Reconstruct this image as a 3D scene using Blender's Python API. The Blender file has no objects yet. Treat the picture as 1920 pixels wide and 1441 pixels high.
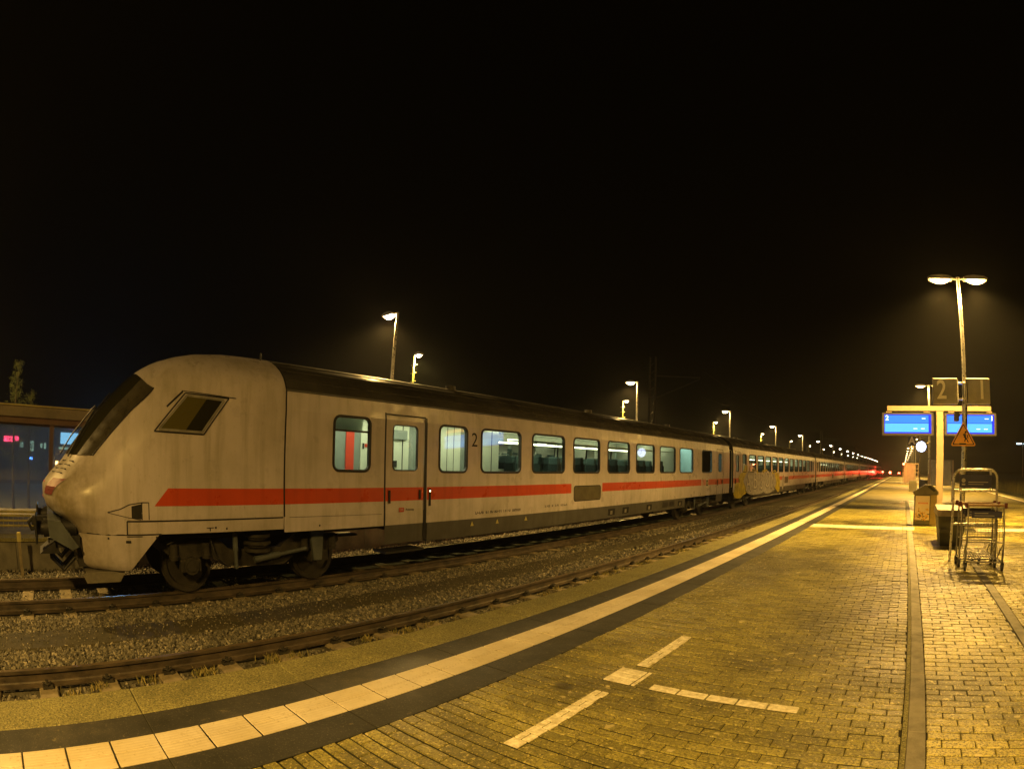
import bpy, math, random
import numpy as np
from mathutils import Vector, Matrix
random.seed(7); rng = np.random.default_rng(7)
R = math.radians
C = bpy.context.scene.collection
sc = bpy.context.scene

# ------------------------------------------------------------------ camera
yaw, pitch, roll = -0.47805, 0.02739, 0.02477
fwd = Vector((math.sin(yaw)*math.cos(pitch), math.cos(yaw)*math.cos(pitch), math.sin(pitch)))
r0 = Vector((math.cos(yaw), -math.sin(yaw), 0)); u0 = r0.cross(fwd)
rx = math.cos(roll)*r0 + math.sin(roll)*u0; ux = -math.sin(roll)*r0 + math.cos(roll)*u0
cam_d = bpy.data.cameras.new('camera'); cam = bpy.data.objects.new('camera', cam_d); C.objects.link(cam)
cam.matrix_world = Matrix(((rx.x, ux.x, -fwd.x, 0), (rx.y, ux.y, -fwd.y, 0), (rx.z, ux.z, -fwd.z, 2.2), (0, 0, 0, 1)))
cam_d.type = 'PANO'; cam_d.panorama_type = 'FISHEYE_EQUISOLID'
cam_d.sensor_fit = 'HORIZONTAL'; cam_d.sensor_width = 36
cam_d.fisheye_lens = 1060.98/1920*36; cam_d.fisheye_fov = math.pi
cam_d.shift_x = -0.12090; cam_d.shift_y = 0.08437
cam_d.clip_start = 0.05; cam_d.clip_end = 3000
sc.camera = cam
# ------------------------------------------------------------------ world, exposure
w = bpy.data.worlds.new('World'); sc.world = w; w.use_nodes = True
bg = w.node_tree.nodes['Background']; bg.inputs[0].default_value = (0.55, 0.42, 0.22, 1); bg.inputs[1].default_value = 0.0001
sc.view_settings.view_transform = 'Standard'; sc.view_settings.look = 'None'
sc.view_settings.exposure = 0.95; sc.view_settings.gamma = 1.0
sc.render.engine = 'CYCLES'
cy = sc.cycles; cy.use_denoising = True; cy.max_bounces = 7; cy.transparent_max_bounces = 24
cy.diffuse_bounces = 3; cy.glossy_bounces = 4; cy.caustics_reflective = False; cy.caustics_refractive = False
cy.sample_clamp_indirect = 4.0; cy.volume_bounces = 0; cy.use_light_tree = True
SODIUM = (1.0, 0.58, 0.13)

# ------------------------------------------------------------------ materials
M = {}
def newmat(n):
    m = bpy.data.materials.new(n); m.use_nodes = True; M[n] = m
    return m, m.node_tree, m.node_tree.nodes['Principled BSDF']
def N(nt, t, **k):
    n = nt.nodes.new(t)
    for a, b in k.items():
        if a in n.inputs.keys() if isinstance(a, str) else False: n.inputs[a].default_value = b
        else: setattr(n, a, b)
    return n
def noise(nt, scale, detail=4, rough=.55, vec=None, dist=0):
    n = nt.nodes.new('ShaderNodeTexNoise'); n.inputs['Scale'].default_value = scale
    n.inputs['Detail'].default_value = detail; n.inputs['Roughness'].default_value = rough; n.inputs['Distortion'].default_value = dist
    if vec is None:
        tc = nt.nodes.new('ShaderNodeTexCoord'); vec = tc.outputs['Object']
    nt.links.new(vec, n.inputs['Vector']); return n.outputs['Fac']
def mapped(nt, sx=1, sy=1, sz=1):
    tc = nt.nodes.new('ShaderNodeTexCoord'); mp = nt.nodes.new('ShaderNodeMapping')
    mp.inputs['Scale'].default_value = (sx, sy, sz); nt.links.new(tc.outputs['Object'], mp.inputs['Vector']); return mp.outputs[0]
def ramp(nt, fac, stops):
    r = nt.nodes.new('ShaderNodeValToRGB'); e = r.color_ramp.elements
    while len(e) < len(stops): e.new(.5)
    for i, (p, c) in enumerate(stops):
        e[i].position = p; e[i].color = (*c, 1) if len(c) == 3 else c
    nt.links.new(fac, r.inputs[0]); return r.outputs[0]
def mix(nt, fac, a, b, mode='MIX'):
    m = nt.nodes.new('ShaderNodeMix'); m.data_type = 'RGBA'; m.blend_type = mode
    if hasattr(fac, 'links') or not isinstance(fac, (int, float)): nt.links.new(fac, m.inputs[0])
    else: m.inputs[0].default_value = fac
    for v, i in ((a, 6), (b, 7)):
        if isinstance(v, tuple): m.inputs[i].default_value = (*v, 1)
        else: nt.links.new(v, m.inputs[i])
    return m.outputs[2]
def bump(nt, h, strength, dist, bs):
    b = nt.nodes.new('ShaderNodeBump'); b.inputs['Strength'].default_value = strength; b.inputs['Distance'].default_value = dist
    nt.links.new(h, b.inputs['Height']); nt.links.new(b.outputs[0], bs.inputs['Normal']); return b
def simple(n, col, rough=.5, metal=0, var=.25, scale=3, bmp=0, bscale=60, coat=0, vec=None, dark=None):
    m, nt, bs = newmat(n)
    v = noise(nt, scale, 6, .6, vec(nt) if vec else None)
    d = dark or tuple(c*(1-var*1.6) for c in col)
    c = ramp(nt, v, [(.3, d), (.62, col), (1, tuple(min(1, x*(1+var*.6)) for x in col))])
    nt.links.new(c, bs.inputs['Base Color'])
    bs.inputs['Metallic'].default_value = metal
    rr = ramp(nt, noise(nt, scale*2.3, 5), [(.3, (max(.03, rough-.12),)*3), (.75, (min(1, rough+.15),)*3)])
    nt.links.new(rr, bs.inputs['Roughness'])
    if coat: bs.inputs['Coat Weight'].default_value = coat; bs.inputs['Coat Roughness'].default_value = .12
    if bmp: bump(nt, noise(nt, bscale, 5), bmp, .01, bs)
    return m
def emis(n, col, s):
    m = bpy.data.materials.new(n); m.use_nodes = True; nt = m.node_tree; nt.nodes.clear()
    e = nt.nodes.new('ShaderNodeEmission'); e.inputs[0].default_value = (*col, 1); e.inputs[1].default_value = s
    o = nt.nodes.new('ShaderNodeOutputMaterial'); nt.links.new(e.outputs[0], o.inputs[0]); M[n] = m; return m
def glass(n, tint=(1, 1, 1), ior=1.6, rough=0.0, glow=None):
    m = bpy.data.materials.new(n); m.use_nodes = True; nt = m.node_tree; nt.nodes.clear()
    t = nt.nodes.new('ShaderNodeBsdfTransparent'); t.inputs[0].default_value = (*tint, 1)
    g = nt.nodes.new('ShaderNodeBsdfGlossy'); g.inputs['Roughness'].default_value = rough
    f = nt.nodes.new('ShaderNodeFresnel'); f.inputs[0].default_value = ior
    x = nt.nodes.new('ShaderNodeMixShader'); o = nt.nodes.new('ShaderNodeOutputMaterial')
    nt.links.new(f.outputs[0], x.inputs[0]); nt.links.new(t.outputs[0], x.inputs[1]); nt.links.new(g.outputs[0], x.inputs[2])
    last = x.outputs[0]
    if glow:   # wet pane that scatters a little
        d = nt.nodes.new('ShaderNodeBsdfTranslucent'); d.inputs[0].default_value = (.5, .55, .6, 1)
        y = nt.nodes.new('ShaderNodeMixShader'); y.inputs[0].default_value = glow
        nt.links.new(last, y.inputs[1]); nt.links.new(d.outputs[0], y.inputs[2]); last = y.outputs[0]
    nt.links.new(last, o.inputs[0]); M[n] = m; return m

# train paint: off white, dirty towards streaks
def body_paint(n, col, dirt, rough=.28):
    m, nt, bs = newmat(n)
    big = noise(nt, 1.1, 6, .62); streak = noise(nt, 1, 5, .6, mapped(nt, 3, 7.0, .55))
    fine = noise(nt, 34, 3, .6)
    c = mix(nt, ramp(nt, big, [(.42, (0,)*3), (.75, (.55,)*3)]), col, dirt)
    c = mix(nt, ramp(nt, streak, [(.48, (0,)*3), (.74, (.62,)*3)]), c, dirt)
    # road grime that sits low on the body side
    tc = nt.nodes.new('ShaderNodeTexCoord'); sp = nt.nodes.new('ShaderNodeSeparateXYZ'); nt.links.new(tc.outputs['Object'], sp.inputs[0])
    mr = nt.nodes.new('ShaderNodeMapRange'); mr.inputs[1].default_value = 1.35; mr.inputs[2].default_value = .55; nt.links.new(sp.outputs[2], mr.inputs[0])
    mm = nt.nodes.new('ShaderNodeMath'); mm.operation = 'MULTIPLY'; nt.links.new(mr.outputs[0], mm.inputs[0]); nt.links.new(ramp(nt, noise(nt, 2.2, 6, .65, mapped(nt, 1, 1, 1)), [(.25, (0,)*3), (.7, (.6,)*3)]), mm.inputs[1])
    c = mix(nt, mm.outputs[0], c, (dirt[0]*.6, dirt[1]*.6, dirt[2]*.5))
    if n == 'body_nose':   # brake dust and insects on the leading edge
        mr2 = nt.nodes.new('ShaderNodeMapRange'); mr2.inputs[1].default_value = 1.25; mr2.inputs[2].default_value = .35; nt.links.new(sp.outputs[1], mr2.inputs[0])
        m3 = nt.nodes.new('ShaderNodeMath'); m3.operation = 'MULTIPLY'; nt.links.new(mr2.outputs[0], m3.inputs[0]); nt.links.new(ramp(nt, noise(nt, 3.2, 7, .7), [(.32, (.15,)*3), (.62, (.85,)*3)]), m3.inputs[1])
        c = mix(nt, m3.outputs[0], c, (.20, .165, .075))
        c = mix(nt, ramp(nt, noise(nt, 24, 4, .75, mapped(nt, 1, 1, .6)), [(.62, (0,)*3), (.72, (.45,)*3)]), c, (.16, .13, .07))
    nt.links.new(c, bs.inputs['Base Color'])
    rr = ramp(nt, noise(nt, 3, 5, .6), [(.3, (rough-.06,)*3), (.75, (rough+.2,)*3)]); nt.links.new(rr, bs.inputs['Roughness'])
    bump(nt, noise(nt, 1.6, 2, .5, mapped(nt, 1, 1, 1.5)), .10, .05, bs)
    return m
body_paint('body_white', (.62, .565, .60), (.36, .34, .30))
body_paint('body_nose', (.60, .545, .56), (.33, .30, .24), .28)
body_paint('body_red', (.60, .075, .022), (.42, .05, .016))
body_paint('skirt_grey', (.10, .10, .10), (.06, .055, .045), .42)
m, nt, bs = newmat('roof_grey')
nt.links.new(ramp(nt, noise(nt, 1.3, 6, .7, mapped(nt, 1, 1, 1)), [(.3, (.035, .033, .03)), (.7, (.075, .07, .062))]), bs.inputs['Base Color'])
nt.links.new(ramp(nt, noise(nt, 1.7, 7, .7, mapped(nt, 1, .8, 1)), [(.42, (.30,)*3), (.52, (.62,)*3)]), bs.inputs['Roughness'])
simple('lip_grey', (.17, .155, .12), .6, var=.4)
simple('surround', (.065, .058, .040), .35, var=.3)
simple('rubber', (.012, .012, .012), .5, var=.1)
simple('black_line', (.015, .014, .012), .7, var=.1)
simple('bogie_iron', (.034, .030, .022), .75, .0, .5, 5, .5, 40)
simple('wheel_steel', (.028, .024, .018), .62, .0, .4, 3, .2, 30)
simple('blue_grey_paint', (.10, .115, .12), .4, var=.35)
simple('dark_plastic', (.02, .02, .02), .45, var=.3)
simple('inner_wall', (.62, .66, .56), .55, var=.06)
simple('inner_grey', (.22, .26, .24), .6, var=.1)
simple('inner_dark', (.05, .06, .055), .7, var=.2)
simple('seat_teal', (.022, .05, .05), .85, var=.3, scale=20)
simple('seat_head', (.08, .15, .15), .8, var=.2, scale=20)
simple('blind_green', (.60, .68, .58), .6, var=.1)
simple('inner_red', (.62, .05, .02), .5, var=.1)
simple('rail_steel', (.080, .060, .040), .6, .0, .5, 7, .4, 60, vec=lambda nt: mapped(nt, 1, .5, 1))
simple('rail_top', (.20, .15, .09), .38, .5, .3, 4, vec=lambda nt: mapped(nt, 1, .2, 1))
simple('sleeper_concrete', (.30, .25, .155), .85, 0, .3, 6, .6, 50)
simple('concrete_wall', (.20, .19, .155), .85, 0, .3, 2.2, .4, 25)
m, nt, bs = newmat('dark_slab')
c = ramp(nt, noise(nt, 1.7, 7, .7), [(.3, (.014, .015, .013)), (.55, (.032, .031, .028)), (.8, (.085, .078, .062))])
c = mix(nt, ramp(nt, noise(nt, 12, 5, .7), [(.62, (0,)*3), (.70, (.6,)*3)]), c, (.20, .17, .10))
c = mix(nt, ramp(nt, noise(nt, 90, 2, .6), [(.60, (0,)*3), (.68, (.4,)*3)]), c, (.16, .15, .11))
nt.links.new(c, bs.inputs['Base Color']); nt.links.new(ramp(nt, noise(nt, 2.3, 5), [(.3, (.56,)*3), (.7, (.78,)*3)]), bs.inputs['Roughness']); bump(nt, noise(nt, 50, 4), .4, .006, bs)
m, nt, bs = newmat('coping_concrete')
c = ramp(nt, noise(nt, 3, 6, .65), [(.3, (.16, .15, .06)), (.7, (.29, .27, .11))])
c = mix(nt, ramp(nt, noise(nt, 75, 3, .75), [(.40, (.85,)*3), (.54, (0,)*3)]), c, (.06, .055, .02))
c = mix(nt, ramp(nt, noise(nt, 55, 3, .7), [(.58, (0,)*3), (.66, (.6,)*3)]), c, (.52, .47, .24))
nt.links.new(c, bs.inputs['Base Color']); bs.inputs['Roughness'].default_value = .8; bump(nt, noise(nt, 90, 4, .7), .7, .006, bs)
m, nt, bs = newmat('tactile_white')
c = ramp(nt, noise(nt, 2.2, 6, .6), [(.3, (.52, .46, .36)), (.7, (.76, .68, .53))])
c = mix(nt, ramp(nt, noise(nt, 30, 4, .7), [(.58, (0,)*3), (.70, (.8,)*3)]), c, (.34, .28, .15))
c = mix(nt, ramp(nt, noise(nt, .9, 5, .7), [(.42, (0,)*3), (.68, (.65,)*3)]), c, (.46, .38, .20))
nt.links.new(c, bs.inputs['Base Color']); bs.inputs['Roughness'].default_value = .62
wv = nt.nodes.new('ShaderNodeTexWave'); wv.bands_direction = 'X'; wv.inputs['Scale'].default_value = 11; nt.links.new(mapped(nt), wv.inputs['Vector'])
bump(nt, wv.outputs['Fac'], .35, .004, bs)
def paver_mat(n, cols, rough):
    m, nt, bs = newmat(n)
    at = nt.nodes.new('ShaderNodeAttribute'); at.attribute_name = 'rnd'
    c = ramp(nt, at.outputs['Fac'], [(0, cols[0]), (.5, cols[1]), (1, cols[2])])
    blot = noise(nt, .55, 6, .65); c = mix(nt, ramp(nt, blot, [(.41, (.88,)*3), (.56, (0,)*3)]), c, (.06, .054, .014))
    grit = noise(nt, 70, 3, .75); c = mix(nt, ramp(nt, grit, [(.40, (.92,)*3), (.53, (0,)*3)]), c, (.07, .06, .014))
    g2 = noise(nt, 48, 3, .7); c = mix(nt, ramp(nt, g2, [(.56, (0,)*3), (.64, (.6,)*3)]), c, (.66, .58, .22))
    spot = noise(nt, 9.5, 3, .55); c = mix(nt, ramp(nt, spot, [(.655, (0,)*3), (.69, (.7,)*3)]), c, (.62, .54, .28))
    st = nt.nodes.new('ShaderNodeTexVoronoi'); st.inputs['Scale'].default_value = 1.15; nt.links.new(mapped(nt), st.inputs['Vector'])
    c = mix(nt, ramp(nt, st.outputs['Distance'], [(.05, (.75,)*3), (.10, (0,)*3)]), c, (.03, .026, .012))
    nt.links.new(c, bs.inputs['Base Color'])
    rr = ramp(nt, noise(nt, 1.3, 5, .6), [(.35, (rough-.14,)*3), (.7, (rough+.14,)*3)]); nt.links.new(rr, bs.inputs['Roughness'])
    bump(nt, noise(nt, 95, 4, .7), .55, .006, bs)
paver_mat('pavers', [(.20, .18, .036), (.285, .255, .052), (.37, .33, .072)], .45)
paver_mat('pavers_light', [(.36, .31, .065), (.45, .385, .085), (.55, .475, .12)], .42)
simple('marking_white', (.92, .86, .70), .65, 0, .15, 26, .6, 90, dark=(.50, .44, .26))
simple('joint_dirt_shade', (.020, .018, .007), 1.0, 0, .4, 8, .6, 70, dark=(.010, .012, .004))  # dirt in the joints, darkened further so the gaps read as shaded
m, nt, bs = newmat('paving_far')
bt = nt.nodes.new('ShaderNodeTexBrick'); bt.inputs['Scale'].default_value = 1; bt.inputs['Brick Width'].default_value = .21
bt.inputs['Row Height'].default_value = .1; bt.inputs['Mortar Size'].default_value = .006
bt.inputs['Color1'].default_value = (.17, .15, .06, 1); bt.inputs['Color2'].default_value = (.29, .25, .105, 1); bt.inputs['Mortar'].default_value = (.04, .038, .016, 1)
nt.links.new(mapped(nt), bt.inputs['Vector'])
c = mix(nt, ramp(nt, noise(nt, .5, 5), [(.35, (.5,)*3), (.65, (0,)*3)]), bt.outputs['Color'], (.06, .05, .02))
nt.links.new(c, bs.inputs['Base Color']); bs.inputs['Roughness'].default_value = .6
simple('gravel_bed', (.10, .092, .065), .9, 0, .6, 9, 1.0, 24, dark=(.035, .03, .015))
m, nt, bs = newmat('stone')
at = nt.nodes.new('ShaderNodeAttribute'); at.attribute_name = 'rnd'
nt.links.new(ramp(nt, at.outputs['Fac'], [(0, (.07, .066, .052)), (.45, (.14, .13, .10)), (.8, (.22, .20, .155)), (1, (.38, .34, .26))]), bs.inputs['Base Color']); bs.inputs['Roughness'].default_value = .8
simple('walk_dirt', (.065, .055, .028), .95, 0, .5, 5, .8, 40, dark=(.03, .028, .012))
simple('drain_stone', (.27, .25, .20), .7, 0, .3, 6, .6, 90)
simple('grass', (.075, .08, .018), .95, 0, .5, 1.2, .8, 20)
m, nt, bs = newmat('grass_blade')
at = nt.nodes.new('ShaderNodeAttribute'); at.attribute_name = 'rnd'
nt.links.new(ramp(nt, at.outputs['Fac'], [(0, (.10, .11, .03)), (1, (.42, .34, .12))]), bs.inputs['Base Color']); bs.inputs['Roughness'].default_value = .8
simple('weed', (.055, .075, .018), .8, 0, .4, 10)
simple('leaf', (.10, .125, .035), .7, 0, .4, 4)
simple('bark_dark', (.007, .006, .005), .95, 0, .3, 8)
simple('bark', (.09, .07, .045), .9, 0, .3, 8, .5, 30)
simple('galvanised', (.50, .48, .44), .33, .85, .25, 6)
simple('pole_grey', (.30, .29, .26), .45, .25, .25, 5)
simple('steel_bright', (.72, .69, .62), .30, .55, .12, 8)
simple('wire_zinc', (.30, .28, .22), .4, .8, .3, 9)
simple('sign_grey', (.34, .32, .28), .5, 0, .3, 1.4)
simple('sign_silver', (.88, .84, .78), .5, 0, .1)
simple('sign_blue', (.035, .035, .09), .4, 0, .15)
simple('letter_white', (.85, .82, .78), .5, 0, .05)
simple('sign_text', (.42, .40, .38), .5, 0, .1)
simple('beige_steel', (.26, .195, .125), .5, 0, .12, 3)
simple('dark_frame', (.03, .028, .028), .4, 0, .2)
simple('warn_yellow', (.85, .40, .03), .45, 0, .1)
simple('bin_brown', (.11, .095, .05), .5, 0, .25)
simple('bin_side', (.36, .27, .09), .45, .3, .25)
simple('poster_paper', (.72, .60, .48), .6, 0, .08)
simple('poster_red', (.62, .20, .10), .6, 0, .1)
simple('poster_gold', (.72, .42, .06), .6, 0, .25, 30)
simple('grit_green', (.06, .058, .035), .6, 0, .25)
simple('grit_lid', (.40, .33, .27), .6, 0, .15)
simple('wood_handle', (.48, .27, .10), .55, 0, .25, 12)
simple('red_plastic', (.16, .03, .015), .5, 0, .2)
simple('brick_red', (.24, .16, .12), .7, 0, .2)
simple('graffiti_silver', (.44, .42, .42), .5, 0, .35, 5)
simple('graffiti_yellow', (.62, .50, .02), .5, 0, .35, 3)
simple('graffiti_black', (.035, .03, .045), .5); simple('graffiti_letter_silver', (.58, .55, .52), .5)
simple('shelter_frame', (.16, .085, .055), .5, 0, .2)
simple('shelter_roof', (.26, .22, .15), .6, 0, .2)
simple('facade', (.20, .19, .17), .8, 0, .2)
simple('label_yellow', (.55, .48, .16), .5)
simple('wire_black', (.006, .006, .006), .9)
simple('sky_mast', (.010, .009, .008), .9)
emis('sodium_glass', (1.0, .68, .28), 9); emis('sodium_far', (1.0, .80, .52), 30)
emis('lamp_white', (.85, .85, 1.0), 25)
emis('train_light', (.95, 1.0, .60), 4.0)
emis('train_light_cool', (.62, 1.0, .82), 3.0)
emis('screen_blue', (.035, .17, .95), 1.1); emis('screen_cyan', (.07, .30, 1.0), 1.3); emis('screen_deep', (.02, .03, .8), 1.0)
emis('screen_white', (.75, .95, 1.0), 1.6)
emis('clock_white', (.62, .70, 1.0), 3)
emis('red_signal', (1, .03, .01), 70)
emis('neon_red', (1, .05, .12), 4); emis('neon_cyan', (.25, .75, .9), 6); emis('neon_violet', (.5, .35, 1.0), 22); emis('neon_white', (.6, .85, 1), 3.0)
emis('window_faint', (.30, .45, .32), .8); emis('neon_orange', (1, .5, .15), 9); emis('neon_blue', (.1, .3, 1), 9)
emis('added_pale_glow', (.22, .5, .7), 1.6); emis('tail_glow', (.30, .01, .01), .35)
glass('window_glass', (.95, .96, .93), 2.3); glass('shelter_glass', (.8, .85, .88), 1.5, .03, .30)
m, nt, bs = newmat('cab_glass'); bs.inputs['Base Color'].default_value = (.022, .021, .010, 1); bs.inputs['Roughness'].default_value = .08
m, nt, bs = newmat('cab_inside_lit'); bs.inputs['Base Color'].default_value = (.10, .088, .022, 1); bs.inputs['Roughness'].default_value = .08  # olive tone stands in for the lit cab interior behind the pane
m, nt, bs = newmat('red_lens'); bs.inputs['Base Color'].default_value = (.16, .018, .014, 1); bs.inputs['Roughness'].default_value = .55

EACH = {'beam_unused', 'rail_mark', 'cable', 'crossbar', 'roof_vent', 'handle', 'warning_mark', 'hanger', 'ceiling_lights', 'roof_bead', 'handle_end', 'step_recess', 'wiper', 'post', 'foot_plate', 'door_seal', 'vent_slot', 'gutter', 'floor_plate', 'screen_text', 'gangway', 'face', 'antenna', 'red_stripe', 'apron'}
# ------------------------------------------------------------------ mesh helpers
class MB:
    def __init__(s): s.v = []; s.f = []; s.m = []; s.sm = []
    def add(s, vs, fs, mi=0, smooth=False):
        b = len(s.v); s.v += [tuple(v) for v in vs]; s.f += [tuple(i+b for i in f) for f in fs]; s.m += [mi]*len(fs); s.sm += [smooth]*len(fs); return s
    def box(s, x0, x1, y0, y1, z0, z1, mi=0, bev=0.0):
        if bev <= 0:
            return s.add([(x0, y0, z0), (x1, y0, z0), (x1, y1, z0), (x0, y1, z0), (x0, y0, z1), (x1, y0, z1), (x1, y1, z1), (x0, y1, z1)],
                  [(0, 3, 2, 1), (4, 5, 6, 7), (0, 1, 5, 4), (1, 2, 6, 5), (2, 3, 7, 6), (3, 0, 4, 7)], mi)
        b = bev; xs = (x0, x0+b, x1-b, x1); ys = (y0, y0+b, y1-b, y1)
        def ring(z, o): return [(x0+o, y0+b, z), (x0+b, y0+o, z), (x1-b, y0+o, z), (x1-o, y0+b, z), (x1-o, y1-b, z), (x1-b, y1-o, z), (x0+b, y1-o, z), (x0+o, y1-b, z)]
        rs = ring(z0, b*.8)+ring(z0+b, 0)+ring(z1-b, 0)+ring(z1, b*.8)
        fs = [tuple(range(7, -1, -1)), tuple(range(24, 32))]
        for k in range(3):
            for i in range(8): fs.append((k*8+i, k*8+(i+1) % 8, k*8+8+(i+1) % 8, k*8+8+i))
        return s.add(rs, fs, mi)
    def tube(s, path, r, n=10, mi=0, cap=True, smooth=True):
        P = [Vector(p) for p in path]; rr = r if isinstance(r, (list, tuple)) else [r]*len(P)
        vs = []; up = None
        for i, p in enumerate(P):
            d = (P[min(i+1, len(P)-1)]-P[max(i-1, 0)]).normalized()
            if up is None:
                a = Vector((0, 0, 1)) if abs(d.z) < .9 else Vector((1, 0, 0)); e1 = d.cross(a).normalized()
            else: e1 = (up - d*up.dot(d)).normalized()
            up = e1; e2 = d.cross(e1)
            for k in range(n):
                t = 2*math.pi*k/n; vs.append(p + rr[i]*(math.cos(t)*e1+math.sin(t)*e2))
        fs = []
        for i in range(len(P)-1):
            for k in range(n): fs.append((i*n+k, i*n+(k+1) % n, (i+1)*n+(k+1) % n, (i+1)*n+k))
        s.add(vs, fs, mi, smooth)
        if cap:
            s.add([vs[k] for k in range(n)], [tuple(range(n-1, -1, -1))], mi); s.add([vs[-n+k] for k in range(n)], [tuple(range(n))], mi)
        return s
    def prism(s, poly, a0, a1, axis='y', mi=0):
        n = len(poly)
        def P(p, a): return (p[0], a, p[1]) if axis == 'y' else ((a, p[0], p[1]) if axis == 'x' else (p[0], p[1], a))
        vs = [P(p, a0) for p in poly]+[P(p, a1) for p in poly]
        fs = [tuple(range(n)), tuple(range(2*n-1, n-1, -1))]+[(i, n+i, n+(i+1) % n, (i+1) % n) for i in range(n)]
        return s.add(vs, fs, mi)
    def pieces(s):
        n = len(s.v); p = list(range(n))
        def f(a):
            while p[a] != a: p[a] = p[p[a]]; a = p[a]
            return a
        for fc in s.f:
            for v in fc[1:]: p[f(v)] = f(fc[0])
        # cylinders are capped by copies of their rims: join coincident points
        seen = {}
        for i, v in enumerate(s.v):
            k = (round(v[0], 5), round(v[1], 5), round(v[2], 5))
            if k in seen: p[f(i)] = f(seen[k])
            else: seen[k] = i
        g = {}
        for i, fc in enumerate(s.f): g.setdefault(f(fc[0]), []).append(i)
        out = []
        for ids in g.values():
            b = MB(); mp = {}
            for i in ids:
                for v in s.f[i]:
                    if v not in mp: mp[v] = len(b.v); b.v.append(s.v[v])
                b.f.append(tuple(mp[v] for v in s.f[i])); b.m.append(s.m[i]); b.sm.append(s.sm[i])
            out.append(b)
        return out
    def build(s, name, mats, parent=None, loc=None, rnd=None):
        if name in EACH:
            EACH.discard(name); r = [q.build(name, mats, parent, loc) for q in s.pieces()]; EACH.add(name); return r[0]
        me = bpy.data.meshes.new(name); me.from_pydata(s.v, [], s.f)
        for mn in (mats if isinstance(mats, (list, tuple)) else [mats]): me.materials.append(M[mn])
        me.polygons.foreach_set('material_index', s.m); me.polygons.foreach_set('use_smooth', s.sm)
        me.validate(); me.update()
        import bmesh
        bm = bmesh.new(); bm.from_mesh(me); bmesh.ops.recalc_face_normals(bm, faces=bm.faces); bm.to_mesh(me); bm.free()
        o = bpy.data.objects.new(name, me); C.objects.link(o)
        if parent: o.parent = parent
        if loc: o.location = loc
        return o
def tag(o, label=None, cat=None, group=None, kind=None):
    if label: o['label'] = label
    if cat: o['category'] = cat
    if group: o['group'] = group
    if kind: o['kind'] = kind
    return o
def empty(name, loc, rz=0):
    o = bpy.data.objects.new(name, None); C.objects.link(o); o.location = loc; o.rotation_euler = (0, 0, rz); o.empty_display_size = .2; return o
def copy_tree(o, parent=None):
    c = o.copy(); C.objects.link(c)
    if parent: c.parent = parent
    for ch in list(o.children): copy_tree(ch, c)
    return c
def structure(o): o['kind'] = 'structure'; return o
def fast_mesh(name, verts, faces, mat, rnd=None, smooth=False, mi=None, mat2=None):
    """verts (n,3), faces (m,k) numpy"""
    me = bpy.data.meshes.new(name); k = faces.shape[1]
    me.vertices.add(len(verts)); me.vertices.foreach_set('co', verts.astype('f').ravel())
    me.loops.add(faces.size); me.loops.foreach_set('vertex_index', faces.astype('i').ravel())
    me.polygons.add(len(faces)); me.polygons.foreach_set('loop_start', np.arange(0, faces.size, k, dtype='i'))
    me.polygons.foreach_set('use_smooth', np.full(len(faces), smooth))
    me.update(calc_edges=True)
    if rnd is not None:
        a = me.attributes.new('rnd', 'FLOAT', 'FACE'); a.data.foreach_set('value', rnd.astype('f'))
    me.materials.append(M[mat])
    if mi is not None: me.materials.append(M[mat2]); me.polygons.foreach_set('material_index', mi.astype('i'))
    o = bpy.data.objects.new(name, me); C.objects.link(o); return o
def text_mesh(name, txt, size, mat, parent=None, mw=None, extrude=.002, offset=0, sx=1):
    cu = bpy.data.curves.new(name, 'FONT'); cu.body = txt; cu.size = size; cu.extrude = extrude; cu.offset = offset; cu.resolution_u = 4
    cu.align_x = 'CENTER'; cu.align_y = 'CENTER'
    t = bpy.data.objects.new(name+'_c', cu); C.objects.link(t); bpy.context.view_layer.update()
    me = bpy.data.meshes.new_from_object(t.evaluated_get(bpy.context.evaluated_depsgraph_get()))
    bpy.data.objects.remove(t); me.name = name; me.materials.clear(); me.materials.append(M[mat])
    if sx != 1: me.transform(Matrix.Diagonal((sx, 1, 1, 1)))
    if mw: me.transform(mw)
    o = bpy.data.objects.new(name, me); C.objects.link(o)
    if parent: o.parent = parent
    return o
def face_neg_y(x, y, z):   # text plane facing -Y (towards the camera), reading left to right = +X
    return Matrix(((1, 0, 0, x), (0, 0, -1, y), (0, 1, 0, z), (0, 0, 0, 1)))
def face_pos_x(x, y, z):   # text plane facing +X, reading left to right = +Y
    return Matrix(((0, 0, 1, x), (1, 0, 0, y), (0, 1, 0, z), (0, 0, 0, 1)))

PZ = 0.75                                   # platform level (rail tops at z = 0)
YN, YF = -12, 420
# ------------------------------------------------------------------ ground and setting
g = MB().box(-300, 300, -150, 900, -1.2, -.42); structure(g.build('ground', 'grass'))
gb = MB().prism([(-12.45, -.42), (-3.75, -.42), (-3.75, -.24), (-6.35, -.22), (-6.6, -.11), (-8.5, -.15), (-8.75, -.2), (-10.9, -.2), (-12.45, -.22)], YN, YF); structure(gb.build('track_bed', 'gravel_bed'))
wd = MB().prism([(-7.95, -.16), (-7.15, -.16), (-7.2, -.088), (-7.9, -.10)], YN, YF); structure(wd.build('path', 'walk_dirt'))
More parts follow.
